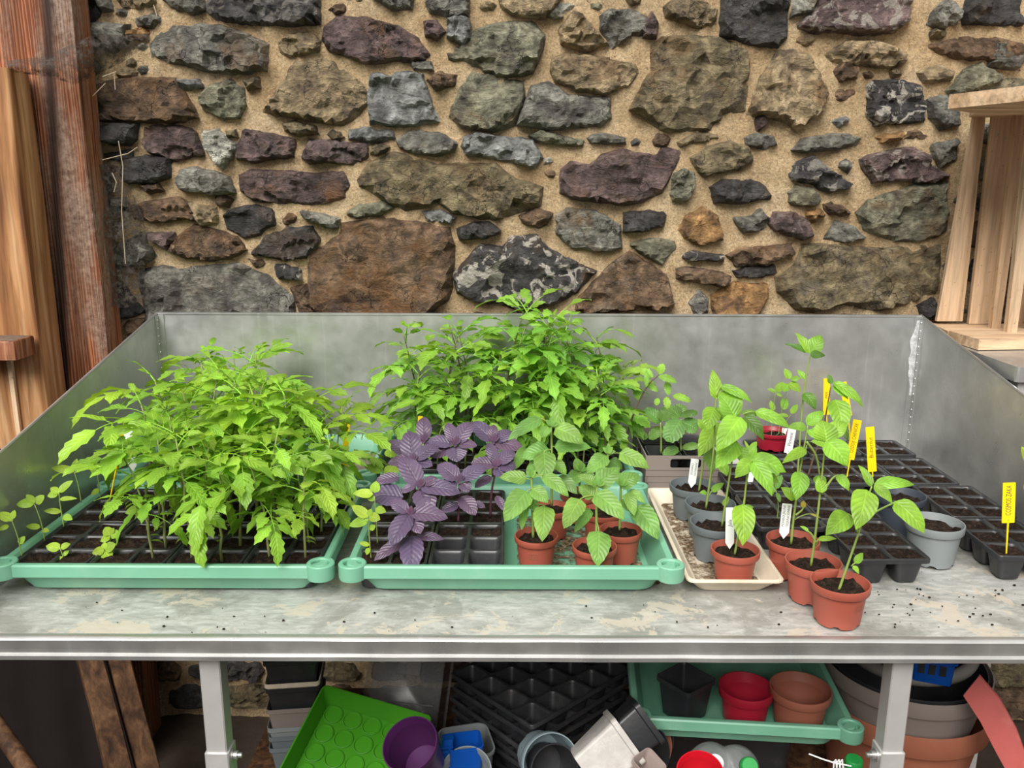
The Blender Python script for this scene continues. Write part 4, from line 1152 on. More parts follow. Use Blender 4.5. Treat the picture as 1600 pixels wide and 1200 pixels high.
for j, y in enumerate(celly):
    for i, x in enumerate(cellx):
        if j == 0 and i < 3: continue
        if j == 1 and i < 3: continue
        if j in (2, 3) and i < 2: continue
        if j == 4 and i < 2: continue
        if j == 5 and i < 2: continue
        if j >= 1 and tr.random() < .12: continue
        hs = [1.0, 1.02, 1.08, 1.16, 1.22, 1.25][j] * tr.uniform(.9, 1.1) * (.93 if i in (0, 7) else 1.0)
        if i == 7: hs *= .85
        if j == 0: lb = 'tomato seedling in the front row of the left tray, %s cell' % (colw[i] + (' from the left' if 0 < i < 7 else ''))
        elif i == 7: lb = 'tomato seedling along the right rim of the left tray, row %s from the front' % ['one', 'two', 'three', 'four', 'five', 'six'][j]
        elif j == 5: lb = 'tomato seedling in the back row of the left tray, %s cell' % (colw[i] + (' from the left' if 0 < i < 7 else ''))
        else: lb = 'tomato seedling within the left tray clump, %s row from the front, %s column' % (['first', 'second', 'third', 'fourth', 'fifth'][j], ['first', 'second', 'third', 'fourth', 'fifth', 'sixth', 'seventh'][i])
        place(short, us, tr, x + tr.uniform(-.008, .008), y + tr.uniform(-.01, .006), SOILZ - .003, hs, lb, 'tomato seedlings in the left tray')
# back left tray: a few taller ones behind
for i, x in enumerate((-.735, -.70, -.665, -.633, -.60)):
    place(short, us, tr, x + tr.uniform(-.006, .006), TY2 - .045 + tr.uniform(-.02, .03), SOILZ - .003, tr.uniform(1.15, 1.32), 'tomato seedling in the back left tray, %s from the left panel' % ['first', 'second', 'third', 'fourth', 'fifth'][i], 'seedlings in the back left tray')
# back middle tray: the tall ones
bx_ = [-.2325, -.1675, -.0975, -.0325, .0375, .1025, .1725, .2375]
ordn = ['first', 'second', 'third', 'fourth', 'fifth', 'sixth', 'seventh', 'eighth']
for j in range(3):
    for i, x in enumerate(bx_):
        env = [.90, 1.0, 1.07, 1.12, 1.06, .96, .97, .92][i]
        hs = env * [.74, .92, 1.0][j] * tr.uniform(.92, 1.06)
        place(tall, ut, tr, x + tr.uniform(-.012, .012), TY2 - .015 + (j - 1) * CD + tr.uniform(-.01, .01), SOILZ - .003, hs, 'tall tomato plant in the back tray, %s row, %s from the left' % (['front', 'middle', 'rear'][j], ordn[i]), 'tall tomato plants at the back')

for lst, u in ((short, us), (tall, ut)):          # drop prototypes that were never set out
    for k, pr in enumerate(lst):
        if k not in u:
            for ch in list(pr.children): bpy.data.objects.remove(ch)
            bpy.data.objects.remove(pr)

# ---- hand placed plants: leaves between photo points at a known depth
def hplant(name, label, base, group=None):
    t = thing(name, label, 'plant', base, 0, group); t['y0'] = base[1]; return t
def loc_of(t, w): return Vector(w) - t.location
def hstem(t, pts, r0=.0026, r1=.0014, m=None, dy=0.0, nm='stem'):
    """pts: photo points, first one is snapped to the plant base"""
    y0 = t.location.y; P = []
    for i, p in enumerate(pts):
        w = PY(p[0], p[1], y0 + dy * i / max(len(pts) - 1, 1) + (p[2] if len(p) > 2 else 0)); P.append(loc_of(t, w))
    Q = []
    for i in range(len(P) - 1):      # smooth
        a, b, c, d = P[max(i - 1, 0)], P[i], P[i + 1], P[min(i + 2, len(P) - 1)]
        for k in range(4):
            u = k / 4; Q.append(.5 * ((2 * b) + (c - a) * u + (2 * a - 5 * b + 4 * c - d) * u * u + (3 * b - a - 3 * c + d) * u ** 3))
    Q.append(P[-1]); n = len(Q)
    return part(nm, MB().tube(Q, [r0 + (r1 - r0) * i / (n - 1) for i in range(n)], 6).mesh(nm, m or STEMG, 180), t)
def hleaf(t, b, tip, wpx, col, y=0.0, k=.75, a=.5, bb=.9, serr=0, fold=.18, wave=.02, droop=.35, m=None, up=(0, -.75, .8), pet=None, cols=6, n=11, curl=.0, dy=None):
    """b, tip: photo points of the blade's base and tip; wpx: blade width in photo pixels"""
    y0 = t.location.y + y
    B = PY(b[0], b[1], y0); T0 = PY(tip[0], tip[1], y0)
    dv = (T0.z - B.z) * k if dy is None else dy        # tips that hang come forward, tips that rise lean back
    T = PY(tip[0], tip[1], y0 + dv)
    L = (T - B).length; px = L / max(math.hypot(tip[0] - b[0], tip[1] - b[1]), 1)
    sc = (B - CAM).length / F
    mb = LB(); d = (T - B) / L
    nrm = Vector(up); 
    if abs(nrm.normalized().dot(d)) > .93: nrm = Vector((0, -1, .25))
    # chord is B->T; start a little raised so that the bend ends at the tip
    s_ = d.cross((nrm - d * nrm.dot(d)).normalized()); d0 = Matrix.Rotation(droop * .62, 3, s_) @ d; n0 = Matrix.Rotation(droop * .62, 3, s_) @ nrm
    mb.blade((0, 0, 0), d0, n0, L * (1 + droop * .06), wpx * sc, a, bb, serr, droop, fold, n, cols, wave, b[0] + tip[1], curl)
    o = part('leaf', mb.mesh('leaf', m or LEAF, 180), t, None, loc_of(t, B), leafcol(col))
    if pet is not None:
        A = loc_of(t, PY(pet[0], pet[1], t.location.y)); Bl = loc_of(t, B); mid = (A + Bl) / 2 + Vector((0, 0, .15 * (Bl - A).length))
        part('leaf_stalk', MB().tube([A, A.lerp(mid, .6), mid.lerp(Bl, .4), Bl], .0011, 5).mesh('leaf_stalk', STEMG if m is None else STEMB, 180), t)
    return o

# ---- purple basil
BAS = (.098, .066, .122)
def basil(label, base, stem, leaves):
    t = hplant('purple_basil', label, base, 'purple basil plants')
    hstem(t, stem, .0026, .0018, STEMB)
    for q in leaves:
        b, tip, w = q[0], q[1], q[2]; y = q[3] if len(q) > 3 else 0
        hleaf(t, b, tip, w, BAS, y, .8, .55, .75, .07, .22, .02, .45, LEAFB, (0, -.6, .9))
    # young leaves in the centre
    cx, cy = stem[-1][0], stem[-1][1]
    for dx, dy in ((-7, -9), (8, -8), (2, -13), (-3, 4)):
        hleaf(t, (cx, cy), (cx + dx, cy + dy), 7, (.1, .05, .1), -.004, .4, .55, .75, .05, .4, .02, .3, LEAFB)
    return t
bz = SOILZ
def cellpos(px_, row): return (px_, PKY[row // 3] + (row % 3 - 1) * CD)
basil('purple basil plant nearest the tray front, its lowest leaf hanging over the rim', (PMX[0] + .025, celly[0] + .012, bz), [(640, 866), (641, 835), (641, 803)],
      [((640, 803), (611, 853), 34), ((640, 801), (699, 810), 32), ((643, 806), (657, 834), 27), ((638, 801), (610, 783), 24), ((644, 836), (643, 895), 38, -.004), ((650, 838), (693, 843), 17), ((637, 842), (585, 876), 22), ((655, 800), (672, 776), 18)])
basil('purple basil plant with a large round leaf at the left rim', (PMX[0] + .028, celly[2], bz), [(652, 820), (654, 790), (656, 760)],
      [((655, 760), (627, 714), 36), ((656, 760), (719, 771), 32), ((657, 764), (672, 802), 38), ((630, 777), (580, 776), 44, -.01), ((648, 758), (628, 770), 16), ((662, 757), (684, 748), 20), ((625, 745), (585, 755), 22, .02)])
basil('purple basil plant with an upright broad leaf, left in the clump', (PMX[0] + .02, celly[3] + .01, bz), [(648, 770), (647, 745), (645, 720)],
      [((645, 720), (640, 674), 36), ((646, 720), (606, 725), 24), ((648, 718), (686, 697), 26), ((640, 712), (606, 690), 26, .02), ((650, 722), (676, 728), 22)])
basil('purple basil plant behind the others, one pointed leaf showing', (PMX[0] + .035, celly[5], bz), [(664, 730), (664, 705), (663, 688)],
      [((663, 690), (662, 652), 26), ((664, 690), (684, 700), 22), ((662, 692), (640, 690), 20)])
basil('purple basil plant in the middle of the clump with three upright leaves', (PMX[1] - .03, celly[4], bz), [(716, 745), (714, 720), (712, 694)],
      [((712, 694), (737, 660), 30), ((710, 692), (699, 661), 22), ((708, 694), (668, 690), 26), ((716, 694), (745, 697), 20), ((712, 698), (714, 722), 34), ((705, 700), (672, 715), 26)])
basil('purple basil plant above the empty cells, leaves spread wide', (PMX[1] - .03, celly[2] + .012, bz), [(716, 815), (717, 790), (718, 752)],
      [((716, 750), (684, 726), 32), ((720, 750), (760, 730), 28), ((722, 754), (733, 768), 22), ((714, 754), (684, 766), 26), ((720, 776), (743, 805), 28), ((716, 788), (690, 800), 20), ((738, 786), (758, 793), 14)])
basil('purple basil plant at the back right of the clump', (PMX[1] + .04, celly[5], bz), [(770, 745), (770, 715), (772, 690)],
      [((770, 690), (736, 660), 30), ((775, 690), (800, 674), 24), ((773, 692), (817, 702), 30), ((770, 694), (768, 718), 22), ((768, 688), (772, 664), 18)])
basil('purple basil plant at the right of the clump on a long dark stem', (PMX[1] + .035, celly[3], bz), [(766, 808), (768, 770), (776, 728)],
      [((774, 727), (736, 724), 26), ((775, 724), (762, 692), 20), ((778, 724), (804, 706), 26), ((780, 728), (806, 730), 28), ((776, 730), (788, 748), 24), ((768, 745), (742, 762), 18), ((775, 775), (790, 800), 14)])

# ---- small pale seedlings at the left front, and by the left rim of the middle tray
def seedling(label, base, stem, leaves, col=G_SML, group='small pale seedlings', r0=.0013, a=.5, bb=.8):
    t = hplant('seedling', label, base, group); hstem(t, stem, r0, r0 * .7)
    for q in leaves: hleaf(t, q[0], q[1], q[2], col, q[3] if len(q) > 3 else 0, .5, a, bb, 0, .15, .01, .3, cols=4, n=8, pet=q[4] if len(q) > 4 else None)
    return t
seedling('pale pepper seedling at the very left edge of the tray', (PKX[0] - .032, celly[0], bz), [(35, 874), (28, 840), (18, 812)], [((18, 812), (-3, 802), 13), ((19, 811), (23, 797), 9), ((20, 813), (10, 806), 8), ((14, 822), (-2, 828), 8), ((30, 850), (39, 838), 10)])
seedling('pale pepper seedling with a bent stem, second from the left', (PKX[0] - .032, celly[1], bz), [(70, 845), (64, 815), (54, 788)], [((54, 786), (26, 788), 15), ((55, 785), (41, 773), 9), ((56, 787), (69, 774), 14), ((63, 824), (41, 822), 9), ((66, 828), (77, 830), 7)])
seedling('upright pepper seedling behind the two leftmost ones', (PKX[0] + .02, celly[1] + .02, bz), [(100, 823), (95, 795), (92, 770)], [((92, 769), (114, 751), 12), ((92, 770), (79, 762), 10), ((91, 771), (74, 775), 12), ((93, 780), (120, 779), 7), ((95, 800), (69, 798), 9), ((99, 806), (113, 812), 10)])
seedling('taller pepper seedling by the left tray rim below the panel', (PKX[0] - .02, celly[3], bz), [(127, 785), (122, 757), (116, 738)], [((116, 737), (81, 731), 13), ((117, 736), (120, 717), 11), ((118, 737), (132, 726), 11)])
seedling('pepper seedling at the tray rim beside the yellow tag', (PKX[0] - .01, celly[4] + .02, bz), [(157, 778), (154, 757), (152, 735)], [((152, 740), (146, 722), 14), ((153, 736), (168, 728), 10), ((155, 765), (142, 773), 9)])
seedling('low pale seedling in the front left corner cell', (PKX[0] + .032, celly[0], bz), [(100, 877), (98, 868), (94, 857)], [((94, 857), (72, 853), 14), ((95, 856), (110, 850), 10), ((99, 868), (108, 860), 7), ((98, 870), (92, 877), 8)])
seedling('pale four-leaved seedling in the second pack front row', (PKX[1] - .032, celly[0] + .01, bz), [(166, 876), (165, 868), (163, 861)], [((163, 860), (144, 864), 14), ((164, 859), (181, 850), 16), ((164, 862), (174, 873), 15), ((162, 862), (156, 872), 11), ((163, 858), (164, 847), 9)])
seedling('pale round-leaved seedling just behind the four-leaved one', (PKX[1] - .030, celly[1], bz), [(172, 846), (172, 840), (172, 836)], [((172, 836), (164, 824), 14), ((173, 836), (188, 834), 14), ((172, 838), (157, 846), 12), ((173, 834), (178, 825), 8)])
seedling('round-leaved seedling half under the tomato leaves', (PKX[1] - .03, celly[2], bz), [(220, 812), (219, 800), (218, 792)], [((218, 792), (230, 780), 16), ((218, 794), (196, 802), 14), ((219, 796), (222, 806), 18), ((217, 790), (212, 782), 10)])
seedling('yellow-green seedling at the front left corner of the middle tray', (PMX[0] - .034, celly[0] + .01, bz), [(580, 875), (577, 840), (575, 810)], [((575, 812), (546, 822), 17), ((575, 808), (550, 790), 17), ((577, 806), (594, 812), 16), ((576, 806), (580, 795), 9), ((578, 828), (586, 820), 10), ((577, 852), (561, 848), 8), ((576, 856), (573, 867), 8)])
seedling('yellow-green seedling behind the corner one in the middle tray', (PMX[0] - .034, celly[1] + .01, bz), [(590, 850), (588, 815), (585, 775)], [((583, 772), (552, 771), 16), ((585, 770), (588, 752), 16), ((587, 795), (603, 800), 13), ((586, 780), (573, 778), 10)])
seedling('dark yellow-green seedling leaning over the middle tray left rim', (PMX[0] - .030, celly[4], bz), [(596, 800), (598, 760), (598, 738)], [((597, 737), (569, 728), 15), ((598, 736), (626, 735), 17), ((610, 715), (612, 700), 20)])

# ---- broad soft-leaved plants in the terracotta pots of the middle tray
def soft(label, pot, stem, leaves, r0=.0028):
    p = POTS[pot][1]; t = hplant('broad_leaved_plant', label, (p.x, p.y, p.z - .013), 'broad-leaved plants in terracotta pots')
    hstem(t, stem, r0, r0 * .7)
    for q in leaves: hleaf(t, q[0], q[1], q[2], q[4] if len(q) > 4 and q[4] else G_PHY, q[3] if len(q) > 3 else 0, .75, .36, .8, .05, .12, .035, .55, pet=q[5] if len(q) > 5 else None)
    cx, cy = stem[-1][:2]
    for dx, dy in ((-8, -9), (7, -10), (1, -15), (12, -3)): hleaf(t, (cx, cy), (cx + dx, cy + dy), 8, G_PHY, -.005, .3, .5, .8, .05, .4, .03, .3)
    return t
soft('broad-leaved plant in the marked pot, two large leaves hanging low', 'm1', [(833, 840), (832, 800), (831, 760), (830, 745)],
     [((823, 768), (788, 815), 38, -.01, None, (831, 765)), ((832, 763), (856, 786), 26, -.01), ((851, 790), (847, 846), 34, -.012, None, (833, 790)), ((820, 785), (815, 828), 16, .01), ((823, 748), (780, 746), 24, 0, None, (830, 750)), ((850, 742), (888, 776), 25, .005, None, (831, 748)), ((822, 770), (838, 800), 26, .02)])
soft('tallest broad-leaved plant, its top leaves arching in front of the tomatoes', 'm4', [(862, 790), (862, 740), (862, 700), (861, 665)],
     [((868, 668), (912, 694), 34, -.005, None, (861, 668)), ((845, 654), (794, 688), 24, 0, None, (860, 664)), ((857, 667), (846, 684), 17, -.01), ((866, 698), (924, 700), 26, 0, None, (862, 698)), ((858, 702), (816, 716), 34, 0, None, (862, 704)), ((850, 706), (852, 754), 36, -.02, None, (861, 704)), ((822, 700), (803, 735), 20, .03), ((872, 745), (902, 772), 24, .02, (.2, .36, .11)), ((858, 712), (822, 740), 26, .01), ((866, 720), (884, 742), 20, .02)])
soft('broad-leaved plant with one big leaf over the front of its pot', 'm2', [(931, 850), (932, 815), (932, 775), (934, 758)],
     [((936, 830), (934, 885), 38, -.02, None, (932, 815)), ((906, 780), (881, 826), 32, -.01, None, (931, 775)), ((930, 770), (975, 812), 36, -.012), ((928, 776), (904, 760), 26, 0), ((932, 760), (968, 732), 32, .01), ((930, 754), (902, 744), 18, 0), ((922, 795), (898, 832), 20, .02)])
soft('broad-leaved plant in the right-hand pot, a wide leaf hanging over the tray rim', 'm3', [(968, 828), (969, 800), (970, 775), (970, 758)],
     [((966, 757), (1000, 744), 30, 0), ((980, 770), (991, 806), 20, -.01), ((994, 790), (1028, 843), 38, -.01, None, (970, 775)), ((984, 766), (1007, 786), 16, 0), ((960, 752), (930, 735), 30, .02), ((972, 780), (985, 800), 18, .005)])
soft('broad-leaved plant behind, with a leaf pointing right over the green rim', 'm5', [(945, 797), (947, 760), (949, 725), (950, 708)],
     [((968, 708), (1014, 732), 30, 0, None, (951, 712)), ((947, 712), (917, 740), 28, -.005), ((951, 720), (972, 733), 22, .02, (.11, .24, .04)), ((946, 738), (925, 765), 22, .01)])
soft('small broad-leaved plant at the back of the middle tray', 'm6', [(905, 772), (906, 750), (907, 735)], [((907, 738), (885, 760), 24), ((908, 737), (930, 752), 22), ((906, 736), (900, 716), 18)])

# ---- pepper plants on the right
def pepper(label, base, stems, leaves, group='pepper plants on the right', r0=.0024, m=None):
    t = hplant('pepper_plant', label, base, group)
    for s_ in stems: hstem(t, s_, r0, r0 * .6, m)
    for q in leaves:
        hleaf(t, q[0], q[1], q[2], q[4] if len(q) > 4 and q[4] else G_PEP, q[3] if len(q) > 3 else 0, 0.6, .52, 1.0, 0, .22, .03, .6, pet=q[5] if len(q) > 5 else None)
    return t
DKG = (.10, .23, .03)
def pb(k): p = POTS[k][1]; return (p.x, p.y, p.z - .014)
pepper('pepper plant in the front terracotta pot, leaning right with drooping leaves', pb('p1'), [[(1310, 924), (1326, 878), (1345, 822), (1354, 785), (1362, 760)], [(1349, 818), (1368, 800), (1398, 785)], [(1340, 832), (1334, 812), (1325, 803)]],
       [((1354, 765), (1337, 828), 38, -.02), ((1326, 803), (1290, 836), 32, -.01), ((1362, 760), (1341, 727), 14), ((1366, 757), (1428, 758), 20, 0), ((1366, 758), (1394, 787), 18, -.01), ((1398, 783), (1444, 834), 34, -.01), ((1336, 880), (1348, 864), 11, 0, None, (1330, 885)), ((1333, 884), (1342, 897), 8, -.005), ((1360, 757), (1352, 745), 8)])
pepper('pepper plant in the second terracotta pot, with two broad leaves at the top', pb('p2'), [[(1267, 884), (1274, 835), (1283, 755), (1290, 690)], [(1284, 772), (1300, 748), (1310, 742)], [(1275, 848), (1268, 835), (1262, 830)]],
       [((1291, 690), (1283, 656), 38, .0), ((1292, 690), (1324, 729), 40, -.01), ((1290, 694), (1267, 690), 15), ((1296, 680), (1322, 660), 26, .01), ((1278, 843), (1307, 842), 9, 0, None, (1275, 853)), ((1263, 830), (1250, 822), 6), ((1284, 770), (1278, 745), 18, -.01), ((1309, 742), (1326, 767), 17)])
pepper('pepper plant beside the white label in the third terracotta pot', pb('p3'), [[(1236, 850), (1240, 810), (1244, 780), (1249, 742), (1258, 690), (1262, 665)], [(1260, 690), (1275, 712), (1281, 745)], [(1243, 805), (1252, 798), (1256, 792)]],
       [((1252, 738), (1243, 782), 27, -.02), ((1243, 780), (1220, 762), 19), ((1261, 664), (1287, 643), 19), ((1259, 668), (1230, 668), 16), ((1259, 702), (1222, 724), 17, -.01, None, (1261, 695)), ((1276, 743), (1287, 766), 19, -.01), ((1254, 793), (1256, 782), 8, 0, (.6, .5, .08)), ((1262, 672), (1282, 690), 14), ((1266, 803), (1282, 810), 4, 0, (.5, .45, .1), (1242, 812))])
pepper('pepper plant in the terracotta pot of the cream tray, with white label behind', pb('p4'), [[(1148, 866), (1154, 835), (1162, 790), (1168, 740), (1175, 718)]],
       [((1160, 788), (1160, 853), 35, -.02), ((1162, 792), (1178, 793), 7), ((1175, 718), (1228, 738), 34, -.005), ((1174, 720), (1148, 747), 24), ((1177, 722), (1206, 775), 28, -.02), ((1173, 716), (1180, 694), 12), ((1186, 735), (1216, 755), 20, .01), ((1172, 790), (1170, 812), 8, .0)])
pepper('pepper plant in the front grey pot, the tallest of the cream tray', pb('g3'), [[(1128, 822), (1136, 770), (1147, 700), (1158, 652)]],
       [((1157, 652), (1119, 706), 38, -.02), ((1163, 650), (1193, 688), 24, -.005, DKG), ((1180, 643), (1235, 670), 22, 0, None, (1160, 648)), ((1158, 645), (1190, 650), 12, .01, DKG), ((1148, 652), (1125, 618), 36, .02), ((1130, 790), (1139, 776), 8), ((1152, 690), (1118, 732), 34, -.005), ((1150, 700), (1172, 730), 24, .01)])
pepper('pepper plant in the middle grey pot with a twisted upright top leaf', pb('g2'), [[(1103, 794), (1110, 745), (1116, 690), (1117, 640), (1120, 622)]],
       [((1119, 624), (1113, 578), 20, 0), ((1126, 603), (1175, 630), 17, 0, None, (1120, 620)), ((1132, 610), (1152, 657), 36, 0), ((1116, 637), (1102, 674), 28), ((1119, 637), (1133, 660), 26, .01), ((1112, 768), (1131, 755), 11, 0, None, (1106, 778)), ((1104, 770), (1093, 770), 8), ((1125, 722), (1136, 744), 18)])
pepper('pepper plant in the back grey pot with leaves drooping left', pb('g1'), [[(1092, 768), (1097, 735), (1104, 690), (1112, 662)]],
       [((1119, 666), (1091, 714), 30, -.01), ((1108, 700), (1112, 742), 22, .01, (.16, .33, .05)), ((1104, 672), (1090, 655), 18), ((1112, 664), (1128, 680), 20)])
# plants rooted in the packs behind
def pk(px_, py_): q = PZ(px_, py_, TZ + CH); return (q.x, q.y, q.z - .006)
pepper('tall thin pepper plant with a rosette high against the back panel', pk(1246, 745), [[(1246, 745), (1249, 700), (1252, 655), (1256, 612), (1262, 575), (1266, 556)]],
       [((1265, 552), (1242, 520), 15), ((1265, 553), (1283, 524), 24, .0), ((1260, 550), (1226, 538), 11, 0, DKG), ((1266, 555), (1289, 556), 15, -.01, DKG), ((1256, 614), (1274, 640), 20, 0, DKG), ((1257, 592), (1245, 578), 10)])
pepper('pepper plant with a long arching leaf beside the yellow tags', pk(1262, 745), [[(1262, 745), (1272, 712), (1284, 680), (1291, 645), (1298, 605)]],
       [((1302, 597), (1349, 637), 18), ((1302, 602), (1325, 624), 17), ((1298, 600), (1294, 585), 9, 0, DKG), ((1305, 624), (1316, 676), 34, -.01), ((1310, 655), (1324, 690), 16, .02, DKG), ((1284, 680), (1268, 668), 10)], m=STEMP)
# fine seedlings of the crimson pot
pr_ = POTS['r'][1]
for i, (q, lv, lb) in enumerate((
    ([(1205, 688), (1207, 650), (1212, 612)], [((1212, 612), (1199, 608), 7), ((1213, 612), (1224, 597), 12), ((1213, 614), (1222, 620), 6)], 'thin seedling in the crimson pot leaning left'),
    ([(1215, 688), (1222, 640), (1232, 600)], [((1232, 600), (1224, 612), 13), ((1233, 598), (1250, 612), 16), ((1234, 592), (1226, 576), 12), ((1236, 594), (1250, 590), 9), ((1225, 640), (1222, 622), 9)], 'tallest thin seedling in the crimson pot'),
    ([(1219, 690), (1228, 660), (1236, 648)], [((1236, 646), (1246, 632), 9), ((1232, 650), (1215, 648), 7), ((1226, 640), (1229, 622), 8)], 'short seedling in the crimson pot on the right'),
    ([(1209, 692), (1214, 680), (1218, 676)], [((1212, 681), (1232, 686), 9), ((1208, 642), (1204, 626), 9)], 'low seedling in the crimson pot with one flat leaf'))):
    seedling(lb, (pr_.x - .008 + .006 * i, pr_.y, pr_.z - .012), q, lv, G_PEP, 'thin seedlings in the crimson pot', .0008)
# weak seedlings in the pack beside the grey pots
seedling('small seedling behind the grey pots, two spoon leaves', pk(1168, 735), [(1168, 735), (1170, 715), (1172, 705)], [((1172, 705), (1182, 690), 10), ((1171, 706), (1163, 688), 5), ((1170, 720), (1158, 712), 9), ((1171, 712), (1182, 718), 8)], G_PEP, 'weak seedlings in the right packs')
seedling('weak drooping seedling in front of the cell pack corner', pk(1214, 808), [(1214, 812), (1216, 790), (1213, 768)], [((1213, 768), (1201, 760), 8), ((1214, 770), (1219, 785), 7), ((1212, 764), (1222, 742), 9)], G_PHY, 'weak seedlings in the right packs')
seedling('seedling with two yellow-green leaves beside the hanging pepper leaf', pk(1208, 770), [(1208, 775), (1209, 755), (1210, 742)], [((1210, 745), (1208, 728), 16), ((1210, 748), (1224, 747), 8)], G_PEP, 'weak seedlings in the right packs')
# a leaf of a plant standing just right of the frame
seedling('yellow-green plant cut by the right edge of the picture', (1.005, 1.52, TZ + CH - .006), [(1632, 835), (1628, 790), (1622, 740)], [((1620, 738), (1596, 698), 22), ((1620, 740), (1600, 765), 14), ((1624, 740), (1650, 720), 20)], (.33, .45, .03), 'small pale seedlings', .002)

# ---- squash seedlings in the taupe box
G_SQ = (.17, .35, .075)
def squash(label, base, stem, leaves):
    t = hplant('squash_seedling', label, base, 'squash seedlings in the box'); hstem(t, stem, .0026, .0018)
    for q in leaves: hleaf(t, q[0], q[1], q[2], q[4] if len(q) > 4 else G_SQ, q[3] if len(q) > 3 else 0, .5, .42, .5, .10, .15, .03, .5, cols=6, n=12)
    return t
squash('squash seedling in the box with the largest round leaves', (bl.x + .044, bl.y - .052, TZ + .0055 + .066), [(1064, 704), (1063, 680), (1064, 655)], [((1064, 656), (1042, 690), 34, -.01), ((1065, 660), (1090, 672), 30), ((1062, 652), (1045, 637), 26, .01), ((1064, 650), (1090, 645), 14, 0, (.10, .22, .04)), ((1066, 700), (1094, 697), 14), ((1060, 700), (1036, 712), 18, -.01)])
squash('squash seedling at the box left side, stems crossing', (bl.x - .044, bl.y - .052, TZ + .0055 + .066), [(1033, 708), (1033, 680), (1032, 660)], [((1032, 660), (1006, 640), 24, .01), ((1034, 658), (1042, 640), 20), ((1012, 684), (988, 676), 16, 0), ((1014, 686), (1036, 668), 18, .01)])
squash('squash seedling hidden behind in the back of the box', (bl.x - .02, bl.y + .045, TZ + .0055 + .066), [(1046, 690), (1048, 665), (1050, 650)], [((1050, 650), (1030, 640), 22), ((1051, 650), (1072, 636), 24)])

# ---- leaning tomato stem at the right of the tall clump
lt = hplant('tomato_plant', 'dark-stemmed tomato plant leaning right out of the back tray', (.268, TY2 - .075, SOILZ - .003), 'tall tomato plants at the back')
hstem(lt, [(978, 692), (985, 662), (997, 630), (1014, 600), (1030, 586)], .0026, .0014, STEMP)
for b_, t_, w_ in (((1028, 588), (1057, 598), 15), ((1020, 590), (1003, 576), 14), ((1030, 585), (1036, 568), 14), ((1042, 596), (1044, 618), 13), ((1041, 620), (1043, 640), 13), ((1050, 618), (1080, 628), 15), ((1028, 622), (1025, 634), 10), ((1010, 605), (1010, 578), 9), ((1000, 626), (990, 605), 14), ((988, 655), (972, 640), 18), ((990, 650), (1016, 668), 20), ((1012, 602), (1028, 612), 12)):
    hleaf(lt, b_, t_, w_, G_TOMB, gcol.uniform(-.02, .02), .5, .6, .8, .22, .2, .03, .5, n=9, cols=4)

# ---- feathery seedling behind the left tomatoes
ft = thing('feathery_seedling', 'fine feathery green seedling behind the left tomatoes', 'plant', tuple(PY(352, 700, TY2 - .03)))
fb = PY(352, 640, TY2 - .03) - ft.location
part('stem', MB().tube([(0, 0, -.0), fb], .0012, 5).mesh('stem', STEMG, 180), ft)
ff = random.Random(4)
for k in range(9):
    mb = MB(); a0 = ff.uniform(-1.3, 1.3); c = fb * ff.uniform(.6, 1)
    tip = c + Vector((math.sin(a0) * .06, ff.uniform(-.03, .03), math.cos(a0) * .06)); mb.tube([c, tip], .0006, 4)
    for q in range(7):
        o = c.lerp(tip, .25 + q * .11); sd_ = 1 if q % 2 else -1
        mb.tube([o, o + (tip - c) * .28 + Vector((sd_ * .012, 0, .004))], .0005, 3)
    part('leaf', mb.mesh('leaf', STEMG), ft)

